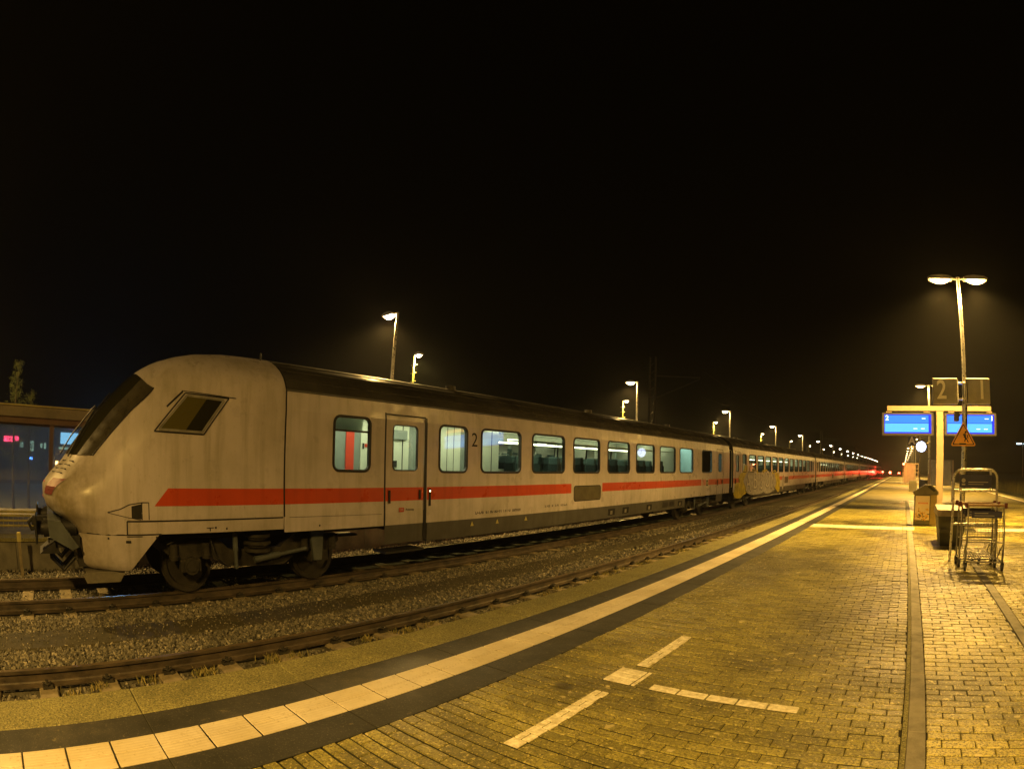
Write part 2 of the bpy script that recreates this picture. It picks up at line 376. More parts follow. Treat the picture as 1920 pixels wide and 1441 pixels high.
# platform
structure(MB().box(-3.50, 7.0, YN, YF, -.42, .712).build('platform', 'concrete_wall'))
cp = MB(); y = YN+.43
while y < 200:
    cp.box(-3.60, -3.203, y, y+1.194, .60, PZ, 0, .006); y += 1.2
cp.box(-3.6, -3.203, y, YF, .60, PZ); structure(cp.build('platform_edge', 'coping_concrete'))
dk = MB(); y = YN+.43
while y < 60:
    dk.box(-3.2, -2.923, y, y+1.194, .70, PZ-.001, 0, .004); dk.box(-2.637, -2.36, y, y+1.194, .70, PZ-.001, 0, .004); y += 1.2
dk.box(-3.2, -2.923, y, YF, .70, PZ-.001); dk.box(-2.637, -2.36, y, YF, .70, PZ-.001); structure(dk.build('platform_dark_bands', 'dark_slab'))
tw = MB(); y = YN+.43; k = 0
while y < 60:
    for d0, d1 in ((0, .292), (.304, .592), (.604, .892), (.904, 1.192)):
        for a, b in ((-2.92, -2.784), (-2.777, -2.64)): tw.box(a, b, y+d0, y+d1, .70, PZ+.003, 0, .003)
    y += 1.2
tw.box(-2.92, -2.64, y, YF, .70, PZ+.003); structure(tw.build('tactile_strip', 'tactile_white')); structure(MB().box(-3.2, -2.36, YN, 60, .715, PZ-.0035).build('slab_joints', 'joint_dirt_shade'))  # dark sheet just under the tiles stands in for shade in their gaps
# block paving, one bevelled paver after another near the camera
def pavers(name, x0, x1, y0, y1, bl, bw, mat, skip=None):
    vs = []; cols = []; j = 0; y = y0
    quads = []
    while y < y1:
        off = (j % 2)*bl*.5 + rng.uniform(-.01, .01); x = x0 - off
        while x < x1:
            a = max(x, x0); b = min(x+bl, x1)
            if b-a > .02: quads.append((a, b, y, min(y+bw, y1)))
            x += bl
        y += bw; j += 1
    q = np.array(quads); n = len(q); g = .0035; be = .005
    dz = rng.normal(0, .0012, n); tx = rng.normal(0, .0011, (n, 4))
    X0, X1, Y0, Y1 = q[:, 0]+g*.5, q[:, 1]-g*.5, q[:, 2]+g*2.1, q[:, 3]-g*2.1
    V = np.zeros((n, 12, 3))
    for i, (xa, ya) in enumerate(((X0, Y0), (X1, Y0), (X1, Y1), (X0, Y1))):
        V[:, i, 0] = xa; V[:, i, 1] = ya; V[:, i, 2] = .715
        V[:, 4+i, 0] = xa; V[:, 4+i, 1] = ya; V[:, 4+i, 2] = PZ-.007+dz
        V[:, 8+i, 0] = xa + (be if i in (0, 3) else -be); V[:, 8+i, 1] = ya + (be*.6 if i in (0, 1) else -be*.6); V[:, 8+i, 2] = PZ+dz+tx[:, i]
    F = np.array([(0, 1, 5, 4), (1, 2, 6, 5), (2, 3, 7, 6), (3, 0, 4, 7), (4, 5, 9, 8), (5, 6, 10, 9), (6, 7, 11, 10), (7, 4, 8, 11), (8, 9, 10, 11)])
    faces = (F[None]+12*np.arange(n)[:, None, None]).reshape(-1, 4)
    rnd = np.repeat(rng.uniform(0, 1, n), 9)
    return structure(fast_mesh(name, V.reshape(-1, 3), faces, mat, rnd, False, np.tile(np.array([1, 1, 1, 1, 0, 0, 0, 0, 0]), n), 'joint_dirt_shade'))  # paver sides painted joint-dark in place of the shade between them
PY = 28
pavers('paving', -2.358, .148, .4, 14.1, .2, .0935, 'pavers'); pavers('paving', -2.358, .148, 14.82, PY, .2, .0935, 'pavers')
pavers('paving', .292, 1.218, .4, PY, .2, .0965, 'pavers_light'); pavers('paving', 1.342, 6.2, 2.2, 14.1, .2, .0965, 'pavers_light'); pavers('paving', 1.342, 6.2, 14.82, PY, .2, .0965, 'pavers_light')
structure(MB().box(-2.358, 6.2, PY+.002, YF, .70, PZ-.002).build('paving', 'paving_far'))
structure(MB().box(-2.358, 6.2, YN, .398, .70, PZ-.002).build('paving', 'paving_far'))
structure(MB().box(-2.358, 6.2, .4, PY, .71, .737).build('paving_joints', 'joint_dirt_shade'))
db = MB(); y = -2.
while y < PY: db.box(.182, .290, y, y+.994, .715, PZ+.002, 0, .004); y += 1.0
structure(db.build('kerb_strip', 'drain_stone'))
structure(MB().box(.150, .180, -2, PY, .715, PZ+.001).build('kerb_strip_edge', 'coping_concrete'))
rd = MB(); y = -2.15
while y < 16: rd.box(1.222, 1.338, y, y+.994, .715, PZ+.004, 0, .003); y += 1.0
structure(rd.build('drain_strip', 'drain_stone'))
# cross band
cb = MB(); x = -2.36
while x < .14: cb.box(x+.003, x+.297, 14.105, 14.815, .71, PZ+.003, 0, .003); x += .3 if x+.6 < .16 else .31
x = 2.0
while x < 6.2: cb.box(x+.003, x+.297, 14.105, 14.815, .71, PZ+.003, 0, .003); x += .3
structure(cb.build('cross_band', 'tactile_white'))
# second edge of the platform
structure(MB().box(6.2, 6.36, YN, YF, .70, PZ-.001).build('right_dark_band', 'dark_slab'))
structure(MB().box(6.36, 6.64, YN, YF, .70, PZ+.003).build('right_tactile_strip', 'tactile_white'))
structure(MB().box(6.642, 7.1, YN, YF, .60, PZ).build('right_platform_edge', 'coping_concrete'))
structure(MB().box(7.1, 12.5, YN, YF, -.42, -.22).build('right_track_bed', 'gravel_bed'))
# painted T marking on the pavers
def marking(name, blocks, label):
    b = MB()
    for (x0, x1, y0, y1) in blocks: b.box(x0, x1, y0, y1, PZ-.004, PZ+.0045, 0, .004)
    return tag(b.build(name, 'marking_white'), label, 'marking', 'white block markings in the paving')
row = .0935
def yr(k): return .4+row*k
def long_arm(y0, y1):
    bl = []; k = math.ceil((y0-.4)/row)
    while yr(k+1) < y1+.02:
        ya, yb = yr(k)+.004, yr(k+1)-.004
        if k % 2: bl.append((-1.757, -1.665, ya, yb))
        else: bl += [(-1.757, -1.715, ya, yb), (-1.708, -1.660, ya, yb)]
        k += 1
    return bl
marking('floor_marking', long_arm(1.93, 2.94), 'long arm of white blocks nearest the camera')
marking('floor_marking', long_arm(3.42, 4.40), 'short far arm of white blocks beyond the junction')
k0 = math.ceil((3.06-.4)/row)
marking('floor_marking', [(-1.83+.21*i+.01, -1.83+.21*(i+1), yr(k0+j)+.004, yr(k0+j+1)-.004) for i in range(1) for j in range(3)]+[(-1.61, -1.585, yr(k0)+.004, yr(k0+3)-.004)], 'small white block square at the junction')
marking('floor_marking', [(-1.48+.198*i, -1.48+.198*(i+1)-.012, yr(k0)+.004, yr(k0+1)-.004) for i in range(5)], 'single cross row of five white blocks right of the junction')

# ------------------------------------------------------------------ rails
prof = [(-.075, -.172), (.075, -.172), (.075, -.16), (.02, -.140), (.009, -.125), (.009, -.045), (.035, -.035), (.036, -.004), (.03, 0), (-.03, 0), (-.036, -.004), (-.035, -.035), (-.009, -.045), (-.009, -.125), (-.02, -.140), (-.075, -.16)]
def rail(x, label, grp='running rails'):
    b = MB().prism([(x+p, z) for p, z in prof], YN, YF)
    o = b.build('rail', ['rail_steel', 'rail_top'])
    for p in o.data.polygons:
        if p.normal.z > .9 and p.center.z > -.02: p.material_index = 1
    return tag(o, label, 'rail', grp)
XA, XB, XC = -6.24, -9.13, -10.63; TC = -9.84
rail(-4.745, 'rusty rail tucked right under the platform edge')
rail(XA, 'rusty empty rail nearest the camera beside the platform')
rail(XB, 'near rail that carries the white train')
rail(XC, 'far rail under the white train')
rail(8.9, 'rail beyond the right platform edge'); rail(10.4, 'outer rail near the dark field on the right')
sm = MB().box(-1.3, 1.3, -.13, .13, -.36, -.173, 0, .015)
sl = None; ORD5 = ['first', 'second', 'third', 'fourth', 'fifth', 'sixth', 'seventh', 'eighth', 'ninth', 'tenth']
def sleeper(x, y, label, grp):
    global sl
    if sl is None: sl = sm.build('sleeper', 'sleeper_concrete'); o = sl
    else: o = sl.copy(); C.objects.link(o)
    o.location = (x, y, 0); return tag(o, label, 'sleeper', grp)
for i in range(70): sleeper(-5.49, -3.58+.81*i, 'concrete sleeper between rail and platform edge, %s from the left edge of the view' % ORD5[i-3] if 3 <= i < 13 else 'pale concrete sleeper with its end showing by the platform edge', 'sleepers of the empty track')
for i in range(45): sleeper(TC, -3.88+.82*i, 'concrete sleeper end beside the train track, %s from the left edge of the view' % ORD5[i-3] if 3 <= i < 9 else 'pale concrete sleeper under the track of the white train', 'sleepers under the train')
cl = MB().box(-.05, .02, -.07, .07, -.172, -.135).tube([(-.02, 0, -.172), (-.02, 0, -.085)], .022, 6)
cl.tube([(-.05, -.05, -.13), (.0, -.05, -.10), (.03, 0, -.12), (0, .05, -.10), (-.05, .05, -.13)], .012, 5)
c0 = None
for (xx, n, ya, dy, gr, lb) in ((XA+.12, 26, -3.58, .81, 'rail clips of the empty track', 'rusty bolted clip at the foot of the empty rail'), (XB+.12, 14, -3.88, .82, 'rail clips beside the train', 'rusty bolted clip at the foot of the rail under the train')):
    for i in range(n):
        if c0 is None: c0 = cl.build('rail_clip', 'bogie_iron'); o = c0
        else: o = c0.copy(); C.objects.link(o)
        o.location = (xx, ya+dy*i, 0); tag(o, lb, 'rail clip', gr)
# ballast stones
BAL = []
def stones(n, x0, x1, y0, y1, smin, smax, zf, name='ballast'):
    base = np.array([(1, 0, 0), (-1, 0, 0), (0, 1, 0), (0, -1, 0), (0, 0, 1), (0, 0, -1)], float)
    F = np.array([(0, 2, 4), (2, 1, 4), (1, 3, 4), (3, 0, 4), (2, 0, 5), (1, 2, 5), (3, 1, 5), (0, 3, 5)])
    px = rng.uniform(x0, x1, n); py = rng.uniform(y0, y1, n); s = rng.uniform(smin, smax, n)
    V = base[None]*(rng.uniform(.6, 1.25, (n, 6, 1))*s[:, None, None]) + rng.normal(0, .22, (n, 6, 3))*s[:, None, None]
    q = rng.normal(size=(n, 4)); q /= np.linalg.norm(q, axis=1)[:, None]; a, b, c, d = q.T
    Rm = np.stack([1-2*(c*c+d*d), 2*(b*c-a*d), 2*(b*d+a*c), 2*(b*c+a*d), 1-2*(b*b+d*d), 2*(c*d-a*b), 2*(b*d-a*c), 2*(c*d+a*b), 1-2*(b*b+c*c)], -1).reshape(n, 3, 3)
    V = np.einsum('nij,nkj->nki', Rm, V)
    pz = zf(px)+rng.uniform(-.012, .018, n); V += np.stack([px, py, pz], -1)[:, None]
    BAL.append((V.reshape(-1, 3), np.repeat(rng.uniform(0, 1, n)**1.3, 8)))
def zf1(x): return np.interp(x, [-12, -10.9, -8.75, -8.5, -6.6, -6.35, -3.75], [-.2, -.2, -.2, -.145, -.105, -.215, -.235])
V = []
stones(17000, -8.95, -7.8, -2.2, 12, .016, .036, zf1); stones(15000, -7.25, -6.3, -2.2, 12, .016, .034, zf1)
stones(6500, -6.12, -5.2, -2, 12, .016, .034, zf1); stones(5000, -10.5, -9.25, -2.2, 6, .016, .034, zf1)
stones(2500, -7.9, -7.2, -2, 12, .008, .018, lambda x: x*0-.098)
stones(11000, -9.0, -6.3, 12, 34, .022, .042, zf1); stones(11000, -12.42, -10.75, -2.5, 22, .018, .036, lambda x: x*0-.20)
bv = np.concatenate([b[0] for b in BAL]); nst = len(bv)//6
bF = np.array([(0, 2, 4), (2, 1, 4), (1, 3, 4), (3, 0, 4), (2, 0, 5), (1, 2, 5), (3, 1, 5), (0, 3, 5)])
tag(fast_mesh('ballast', bv, (bF[None]+6*np.arange(nst)[:, None, None]).reshape(-1, 3), 'stone', np.concatenate([b[1] for b in BAL])), 'crushed stone ballast between and beside the rails', 'ballast', None, 'stuff')
# weeds along the near rail
def blades(n, cx, cy, h, spread, mat, name, label, kind=None, cat='weeds'):
    vs = []; fs = []; rn = []
    for i in range(n):
        x = cx(); y = cy(); z = -.2; a = random.uniform(0, 6.28); hh = h*random.uniform(.4, 1); w_ = .006+.004*random.random()
        ex = spread*random.uniform(-1, 1); ey = spread*random.uniform(-1, 1); b = len(vs)
        ca, sa = math.cos(a)*w_, math.sin(a)*w_
        vs += [(x-ca, y-sa, z), (x+ca, y+sa, z), (x+ex*.4+ca*.7, y+ey*.4+sa*.7, z+hh*.6), (x+ex*.4-ca*.7, y+ey*.4-sa*.7, z+hh*.6), (x+ex, y+ey, z+hh), (x+ex+.001, y+ey, z+hh)]
        fs += [(b, b+1, b+2, b+3), (b+3, b+2, b+5, b+4)]; rn += [random.random()]*2
    return tag(fast_mesh(name, np.array(vs), np.array(fs), mat, np.array(rn)), label, cat, None, kind)
spots = [(XA+.18+random.uniform(0, .45), random.uniform(-1.5, 26)) for _ in range(70)]
def pick(): global _s; _s = random.choice(spots); return _s[0]+random.gauss(0, .05)
blades(2600, pick, lambda: _s[1]+random.gauss(0, .07), .10, .05, 'grass_blade', 'weeds', 'low weeds growing between the near rail and the platform', 'stuff')

# ------------------------------------------------------------------ train
WP = [(.52, 1.37), (.95, 1.40), (1.2, 1.41), (1.9, 1.41), (2.4, 1.405), (2.9, 1.39), (3.22, 1.345), (3.33, 1.28), (3.45, 1.17), (3.56, 1.01), (3.66, .82), (3.745, .60), (3.81, .36), (3.845, .0)]
def W(z):
    for (a, wa), (b, wb) in zip(WP, WP[1:]):
        if z <= b: return wa+(wb-wa)*max(0, (z-a))/(b-a)
    return 0.0
def cumul(bs): return bs
def rrect(y0, y1, z0, z1, r, n=5):
    pts = []
    for cx, cz, a0 in ((y1-r, z1-r, 0), (y0+r, z1-r, 90), (y0+r, z0+r, 180), (y1-r, z0+r, 270)):
        for k in range(n+1):
            t = R(a0+90*k/n); pts.append((cx+r*math.cos(t), cz+r*math.sin(t)))
    return pts
def ring_patch(b, side, y0, y1, z0, z1, wd, r, out=.014, mi=0):
    o = rrect(y0-wd, y1+wd, z0-wd, z1+wd, r+wd); i = rrect(y0, y1, z0, z1, r); n = len(o)
    def P(p, k): return (side*(W(p[1])+k), p[0], p[1])
    vs = [P(p, out) for p in o]+[P(p, out) for p in i]+[P(p, -.01) for p in o]+[P(p, -.05) for p in i]
    fs = []
    for k in range(n):
        j = (k+1) % n; fs += [(k, j, n+j, n+k), (k, 2*n+k, 2*n+j, j), (n+k, n+j, 3*n+j, 3*n+k)]
    b.add(vs, fs, mi)
def wall_sheet(b, side, y0, y1, z0, z1, holes, inset=0.0, mi=0):
    ys = sorted({y0, y1} | {h[0] for h in holes} | {h[1] for h in holes}); ys = [v for v in ys if y0 <= v <= y1]
    zs = sorted({z0, z1} | {p[0] for p in WP if z0 < p[0] < z1} | {h[2] for h in holes} | {h[3] for h in holes}); zs = [v for v in zs if z0 <= v <= z1]
    idx = {}; vs = []; fs = []
    def vi(y, z):
        if (y, z) not in idx: idx[(y, z)] = len(vs); vs.append((side*(W(z)-inset), y, z))
        return idx[(y, z)]
    for ya, yb in zip(ys, ys[1:]):
        for za, zb in zip(zs, zs[1:]):
            cy_, cz = (ya+yb)/2, (za+zb)/2
            if any(h[0] < cy_ < h[1] and h[2] < cz < h[3] for h in holes): continue
            fs.append((vi(ya, za), vi(yb, za), vi(yb, zb), vi(ya, zb)))
    b.add(vs, fs, mi)
def side_patch(b, side, y0, y1, z0, z1, out=.003, mi=0):
    zs = sorted({z0, z1} | {p[0] for p in WP if z0 < p[0] < z1}); vs = []; fs = []
    for z in zs: vs += [(side*(W(z)+out), y0, z), (side*(W(z)+out), y1, z)]
    for i in range(len(zs)-1): fs.append((2*i, 2*i+1, 2*i+3, 2*i+2))
    b.add(vs, fs, mi)
def window(root, side, y0, y1, z0=1.97, z1=2.86, r=.10, name='window', split=False, wd=.045):
    b = MB(); ring_patch(b, side, y0, y1, z0, z1, wd, r)
    if split: side_patch(b, side, y0, y1, z1-.24, z1-.205, -.012)
    f = b.build(name, 'rubber', root)
    g = MB(); side_patch(g, side, y0, y1, z0, z1, -.025); g.build('pane', 'window_glass', f)
    return f
def bogie(root, yc, mats=True):
    e = empty('bogie', (0, yc, 0)); e.parent = root
    for s in (-1, 1):
        for yy in (-1.275, 1.275):
            wb = MB(); n = 32; rs = [(.10, .735), (.36, .745), (.39, .715), (.455, .715), (.462, .78), (.47, .785), (.485, .7), (.485, .69)]
            rs = [(.0, .80), (.12, .80), (.14, .765), (.36, .755), (.39, .80), (.46, .80), (.462, .72), (.485, .71), (.485, .69), (.46, .68), (.0, .68)]
            vs = []; fs = []
            for (rr, xx) in rs:
                for k in range(n): t = 2*math.pi*k/n; vs.append((s*xx, yy+rr*math.cos(t), .462+rr*math.sin(t)))
            for i in range(len(rs)-1):
                for k in range(n): fs.append((i*n+k, i*n+(k+1) % n, (i+1)*n+(k+1) % n, (i+1)*n+k))
            wb.add(vs, fs, 0, False); wb.build('wheel', 'wheel_steel', e)
        fr = MB()
        x0, x1 = (s*.86, s*1.02) if s > 0 else (s*1.02, s*.86)
        pl = [(-1.75, .70), (-1.55, .55), (-1.3, .50), (-.95, .62), (-.6, .40), (.55, .36), (.95, .62), (1.3, .50), (1.55, .55), (1.75, .70), (1.72, .82), (.75, .86), (.5, .66), (-.5, .66), (-.75, .86), (-1.72, .82)]
        fr.prism(pl, x0, x1, 'x'); fr.build('side_frame', 'bogie_iron', e)
        sx = s*1.08
        for yy in (-1.275, 1.275):
            ax = MB().tube([(s*.84, yy, .462), (s*1.13, yy, .462)], .135, 14); ax.box(min(s*.9, s*1.1), max(s*.9, s*1.1), yy-.19, yy+.19, .36, .56, 0, .02); ax.tube([(s*1.12, yy, .462), (s*1.15, yy, .462)], .09, 10)
            ax.build('axle_box', 'bogie_iron', e)
            for dy in (-.3, .3):
                sp = MB().tube([(sx-.03*s, yy+dy, .56), (sx-.03*s, yy+dy, .80)], .075, 10)
                sp.tube([(sx-.03*s, yy+dy, .60+0.0), (sx-.03*s, yy+dy, .63)], .09, 10); sp.build('primary_spring', 'bogie_iron', e)
        sc_ = MB()
        for z, r_ in ((.62, .24), (.70, .20), (.74, .25), (.82, .20), (.86, .25), (.93, .21)): sc_.tube([(sx-.05*s, .02, z), (sx-.05*s, .02, z+.05)], r_, 16)
        sc_.build('air_spring', 'bogie_iron', e)
        dm = MB().tube([(sx+.07*s, -.45, .38), (sx+.07*s, -.45, .97)], .035, 8).tube([(sx+.07*s, -.45, .66), (sx+.07*s, -.45, .95)], .05, 8)
        dm.tube([(sx+.08*s, -.1, .50), (sx+.08*s, .95, .62)], .035, 8).tube([(sx+.08*s, -.1, .50), (sx+.08*s, .4, .56)], .055, 8)
        dm.prism([(1.05, .97), (1.35, .97), (1.28, .40), (1.12, .40)], sx+.05*s-.03, sx+.05*s+.03, 'x'); dm.build('damper', 'blue_grey_paint', e)
        cb_ = MB().tube([(sx, -1.7, .80), (sx+.06*s, -1.35, .93), (sx+.04*s, -.9, .90), (sx+.05*s, -.3, .96)], .018, 6)
        cb_.tube([(sx, -.9, .9), (sx+.09*s, -.85, .60), (sx+.06*s, -.6, .42), (sx+.02*s, -.35, .50)], .014, 6); cb_.build('cable', 'dark_plastic', e)
    cr = MB().box(-.86, .86, -.25, .25, .55, .85).box(-.84, .84, -1.7, -1.6, .6, .75).box(-.84, .84, 1.6, 1.7, .6, .75)
    for yy in (-1.275, 1.275): cr.tube([(-.68, yy, .462), (.68, yy, .462)], .085, 12)
    cr.build('crossbeam', 'bogie_iron', e); return e
def seat_row(root, y, d=1):
    for s in (-1, 1):
        st = MB().box(min(s*.36, s*1.26), max(s*.36, s*1.26), y-.22, y+.24, 1.45, 1.62, 0, .03)
        o = st.build('seat', 'seat_teal', root)
        bk = MB()
        for a in (.38, .84): bk.box(min(s*a, s*(a+.42)), max(s*a, s*(a+.42)), y+d*.24-.06, y+d*.24+.06, 1.50, 2.20, 0, .04)
        bb = bk.build('backrest', 'seat_teal', o)
        hd = MB()
        for a in (.42, .88): hd.box(min(s*a, s*(a+.34)), max(s*a, s*(a+.34)), y+d*.24-.068, y+d*.24+.068, 2.12, 2.36, 0, .04)
        hd.build('headrest', 'seat_head', o)
def coach(name, control=False, graffiti=False):
    root = empty(name, (TC, 0, 0)); L = 26.2
    y0b = 4.2 if control else .42
    ZB = .95
    if control:
        wins = [(7.79, 8.55), (9.05, 10.37), (10.88, 12.2), (12.69, 14.0), (14.52, 15.84), (16.36, 17.68), (18.19, 19.51), (20.0, 21.32), (22.42, 23.6)]
        doors = [(6.38, 7.36), (24.35, 25.2)]; special = [(5.22, 5.98)]
    else:
        wins = [(2.05, 2.72)]+[(3.35+1.83*i, 4.67+1.83*i) for i in range(11)]+[(23.6, 24.2)]
        doors = [(.75, 1.6), (24.55, 25.4)]; special = []
    holes = [(a, b, 1.97, 2.86) for a, b in wins+special]+[(a, b, ZB, 2.99) for a, b in doors]
    b = MB()
    for s in (-1, 1): wall_sheet(b, s, y0b, L, ZB, 3.22, holes)
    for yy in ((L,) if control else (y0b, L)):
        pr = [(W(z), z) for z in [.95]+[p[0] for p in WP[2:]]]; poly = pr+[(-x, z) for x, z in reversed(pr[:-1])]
        b.add([(x, yy, z) for x, z in poly], [tuple(range(len(poly)))], 1)  # end faces painted dark to give the shade of the gap between coaches
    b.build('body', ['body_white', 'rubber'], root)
    rf = MB(); zs = [3.22, 3.33, 3.45, 3.56, 3.66, 3.745, 3.81, 3.845]
    prf = [(-W(z), z) for z in zs]+[(W(z), z) for z in reversed(zs[:-1])]
    ys = list(np.arange(y0b, L, 1.1))+[L]; vs = []; fs = []; n = len(prf)
    for yy in ys: vs += [(x, yy, z) for x, z in prf]
    for i in range(len(ys)-1):
        for k in range(n-1): fs.append((i*n+k, i*n+k+1, (i+1)*n+k+1, (i+1)*n+k))
    rf.add(vs, fs, 0, True)
    rfo = rf.build('roof', 'roof_grey', root)
    gt = MB()
    for s in (-1, 1): gt.box(min(s*1.338, s*1.362), max(s*1.338, s*1.362), y0b, L, 3.205, 3.235)
    gt.build('gutter', 'skirt_grey', root)
    vt = MB(); 
    for yy in ((9, 15, 21) if control else (4, 10, 16, 22)): vt.tube([(.35, yy, 3.78), (.35, yy, 3.88)], .12, 10).box(-.5, .1, yy+1.2, yy+2.0, 3.80, 3.86)
    vt.build('roof_vent', 'roof_grey', root)
    # rib lines along the roof
    rb = MB()
    for s in (-1, 1):
        for z in (3.40, 3.58, 3.74): rb.tube([(s*(W(z)+.004), y0b+.05, z), (s*(W(z)+.004), L-.05, z)], .009, 4)
    rb.build('roof_bead', 'roof_grey', root)
    for s in (-1, 1):
        for a, c_ in wins: window(root, s, a, c_)
        for a, c_ in special: window(root, s, a, c_, split=True)
        for a, c_ in doors:
            d = MB(); m_ = (a+c_)/2; hw = .30 if control and a < 10 else .2
            hl = [(m_-hw, m_+hw, 1.98, 2.80)]
            wall_sheet(d, s, a, c_, ZB+.001, 2.985, hl, .012, 0)
            side_patch(d, s, a, c_, .60, ZB, -.012, 1)
            side_patch(d, s, a, c_, 1.40, 1.65, -.009, 2)
            do = d.build('door', ['body_white', 'skirt_grey', 'body_red'], root)
            e = MB(); ring_patch(e, s, m_-hw, m_+hw, 1.98, 2.80, .018, .07, .0); wf = e.build('window_frame', 'rubber', do)
            g = MB(); side_patch(g, s, m_-hw, m_+hw, 1.98, 2.80, -.03); g.build('pane', 'window_glass', do)
            e = MB(); side_patch(e, s, a-.035, a+.004, .95, 3.02, .002); side_patch(e, s, c_-.004, c_+(.07 if control and a < 10 else .03), .6, 2.99, .002); side_patch(e, s, a-.035, c_+.03, 2.982, 3.01, .003)
            e.build('door_seal', 'rubber', do)
            h = MB(); h.box(min(s*1.40, s*1.425), max(s*1.40, s*1.425), a+.08, a+.12, 1.36, 1.60, 0); h.box(min(s*1.40, s*1.425), max(s*1.40, s*1.425), c_-.13, c_-.09, 1.42, 1.60, 0); h.build('handle', 'black_line', do)
            h = MB(); h.box(min(s*1.0, s*1.41), max(s*1.0, s*1.41), a, c_, .42, .46, 0); h.build('step', 'dark_plastic', do)
        # stripe
        st = MB()
        if control: spans = [(4.203, 6.34), (7.44, 12.58), (14.2, 22.35), (22.5, 22.6), (22.7, 22.85), (23.2, 24.3), (25.24, L)]
        else: spans = [(.43, .71), (1.64, 12.4), (13.9, 24.5), (25.44, L)]
        for a, c_ in spans: side_patch(st, s, a, c_, 1.40, 1.65, .003)
        st.build('red_stripe', 'body_red', root)
        hv = MB(); (ha, hb) = (12.72, 14.10) if control else (12.55, 13.75)
        poly = rrect(ha, hb, 1.19, 1.57, .07); hv.add([(s*1.414, p[0], p[1]) for p in poly], [tuple(range(len(poly)))], 0)
        o = hv.build('service_hatch', 'bin_brown', root)
        e = MB(); n_ = len(poly); po = rrect(ha-.025, hb+.025, 1.165, 1.595, .09); e.add([(s*1.413, p[0], p[1]) for p in po]+[(s*1.4155, p[0], p[1]) for p in poly], [(k, (k+1) % n_, n_+(k+1) % n_, n_+k) for k in range(n_)], 0); e.build('hatch_seal', 'black_line', o)
        # number plate sign near the end
        e = MB(); side_patch(e, s, 22.9, 23.18, 1.32, 1.66, .004, 0); side_patch(e, s, 22.93, 23.15, 1.36, 1.62, .006, 1); side_patch(e, s, 22.98, 23.10, 1.42, 1.56, .008, 2); e.build('class_sign', ['sign_silver', 'black_line', 'label_yellow'], root)
        # skirt
        sk = MB(); ya, yb = (7.44, 20.6) if control else (5.6, 20.8)
        wall_sheet(sk, s, ya, yb, .585, .948, [], 0, 0)
        side_patch(sk, s, ya, ya+.02, .59, .95, .004, 1)
        sk.add([(s*1.375, ya, .585), (s*1.375, yb, .585), (s*1.2, yb, .585), (s*1.2, ya, .585)], [(0, 1, 2, 3)], 0)
        for (a, c_) in ((y0b, ya-.04),) if not control else (): side_patch(sk, s, 1.6, 1.65, .8, .95, .001)
        sko = sk.build('skirt', ['skirt_grey', 'black_line'], root)
        dt = MB()
        for yy in ((14.6, 15.5, 17.2, 19.9) if control else (8.6, 9.5, 12.2, 16.9)):
            dt = MB(); side_patch(dt, s, yy, yy+.42, .66, .86, .004, 0); dto = dt.build('socket', 'black_line', sko)
            dt = MB(); side_patch(dt, s, yy+.14, yy+.27, .69, .80, .008, 0); dt.build('socket_cover', 'pole_grey', dto)
        for yy in (18.5, 19.1): dt = MB(); side_patch(dt, s, yy, yy+.46, .68, .88, .004, 0); dt.build('vent_grille', 'dark_frame', sko)
        if control:
            e = MB()
            for yy in (8.72, 9.55, 10.6): e.prism([(yy, .80), (yy+.10, .80), (yy+.05, .90)], s*1.398, s*1.4025, 'x')
            e.build('warning_mark', 'label_yellow', sko)
    # underframe and couplings
    uf = MB().box(-1.2, 1.2, 7.6 if control else 5.8, 20.4, .62, .93).box(-.9, .9, (1.8 if control else .2), L-.05, .84, .948)
    for yy in (9, 12.5, 16): uf.box(-1.0, 1.0, yy, yy+1.8, .50, .62, 0, .03)
    uf.build('underframe', 'bogie_iron', root)
    bogie(root, 3.80 if control else 3.7); bogie(root, 22.7)
    e = MB()
    for s in (-1, 1): e.tube([(s*.42, L, 1.2), (s*.42, L+.2, 1.2)], .05, 6)
    e.box(-.72, .72, L, L+.17, .98, 3.2); 
    if not control: e.box(-.72, .72, -.02, .42, .98, 3.2)
    e.build('gangway', 'rubber', root)
    # interior
    ya = 4.3 if control else .3
    it = MB(); it.box(-1.32, 1.32, ya, L-.1, 1.18, 1.22)
    it.build('floor', 'inner_dark', root)
    ce = MB(); ce.box(-1.25, 1.25, ya, L-.1, 3.02, 3.05)
    for s in (-1, 1):  # racks
        if not control: ce.box(min(s*.75, s*1.3), max(s*.75, s*1.3), 3.2, 23.4, 2.70, 2.72)
        else: ce.box(min(s*.75, s*1.3), max(s*.75, s*1.3), 10.7, 19.6, 2.70, 2.72)
    ce.build('ceiling', 'inner_wall', root)
    wl = MB()
    for s in (-1, 1):
        wall_sheet(wl, s, ya, L-.1, 1.2, 3.02, [h if h[2] > 1 else (h[0], h[1], 1.98, 2.80) for h in holes], .06)
    wl.build('inner_wall', 'inner_wall', root)
    lt = MB()
    a, c_ = (10.7, 19.7) if control else (3.2, 23.4)
    lt.box(.35 if control else -.1, .75 if control else .1, ya+.3, a-.1, 3.0, 3.018); lt.box(-.06, .06, a, c_, 3.0, 3.018)
    for s in (-1, 1): lt.box(min(s*.72, s*.77), max(s*.72, s*.77), a, c_, 2.71, 2.75)
    lo = lt.build('ceiling_lights', 'train_light', root)
    cl_ = MB(); cl_.box(-.9, .9, c_+.4, L-.6, 3.0, 3.018); cl_.build('ceiling_lights', 'train_light_cool', root)
    pt = MB()
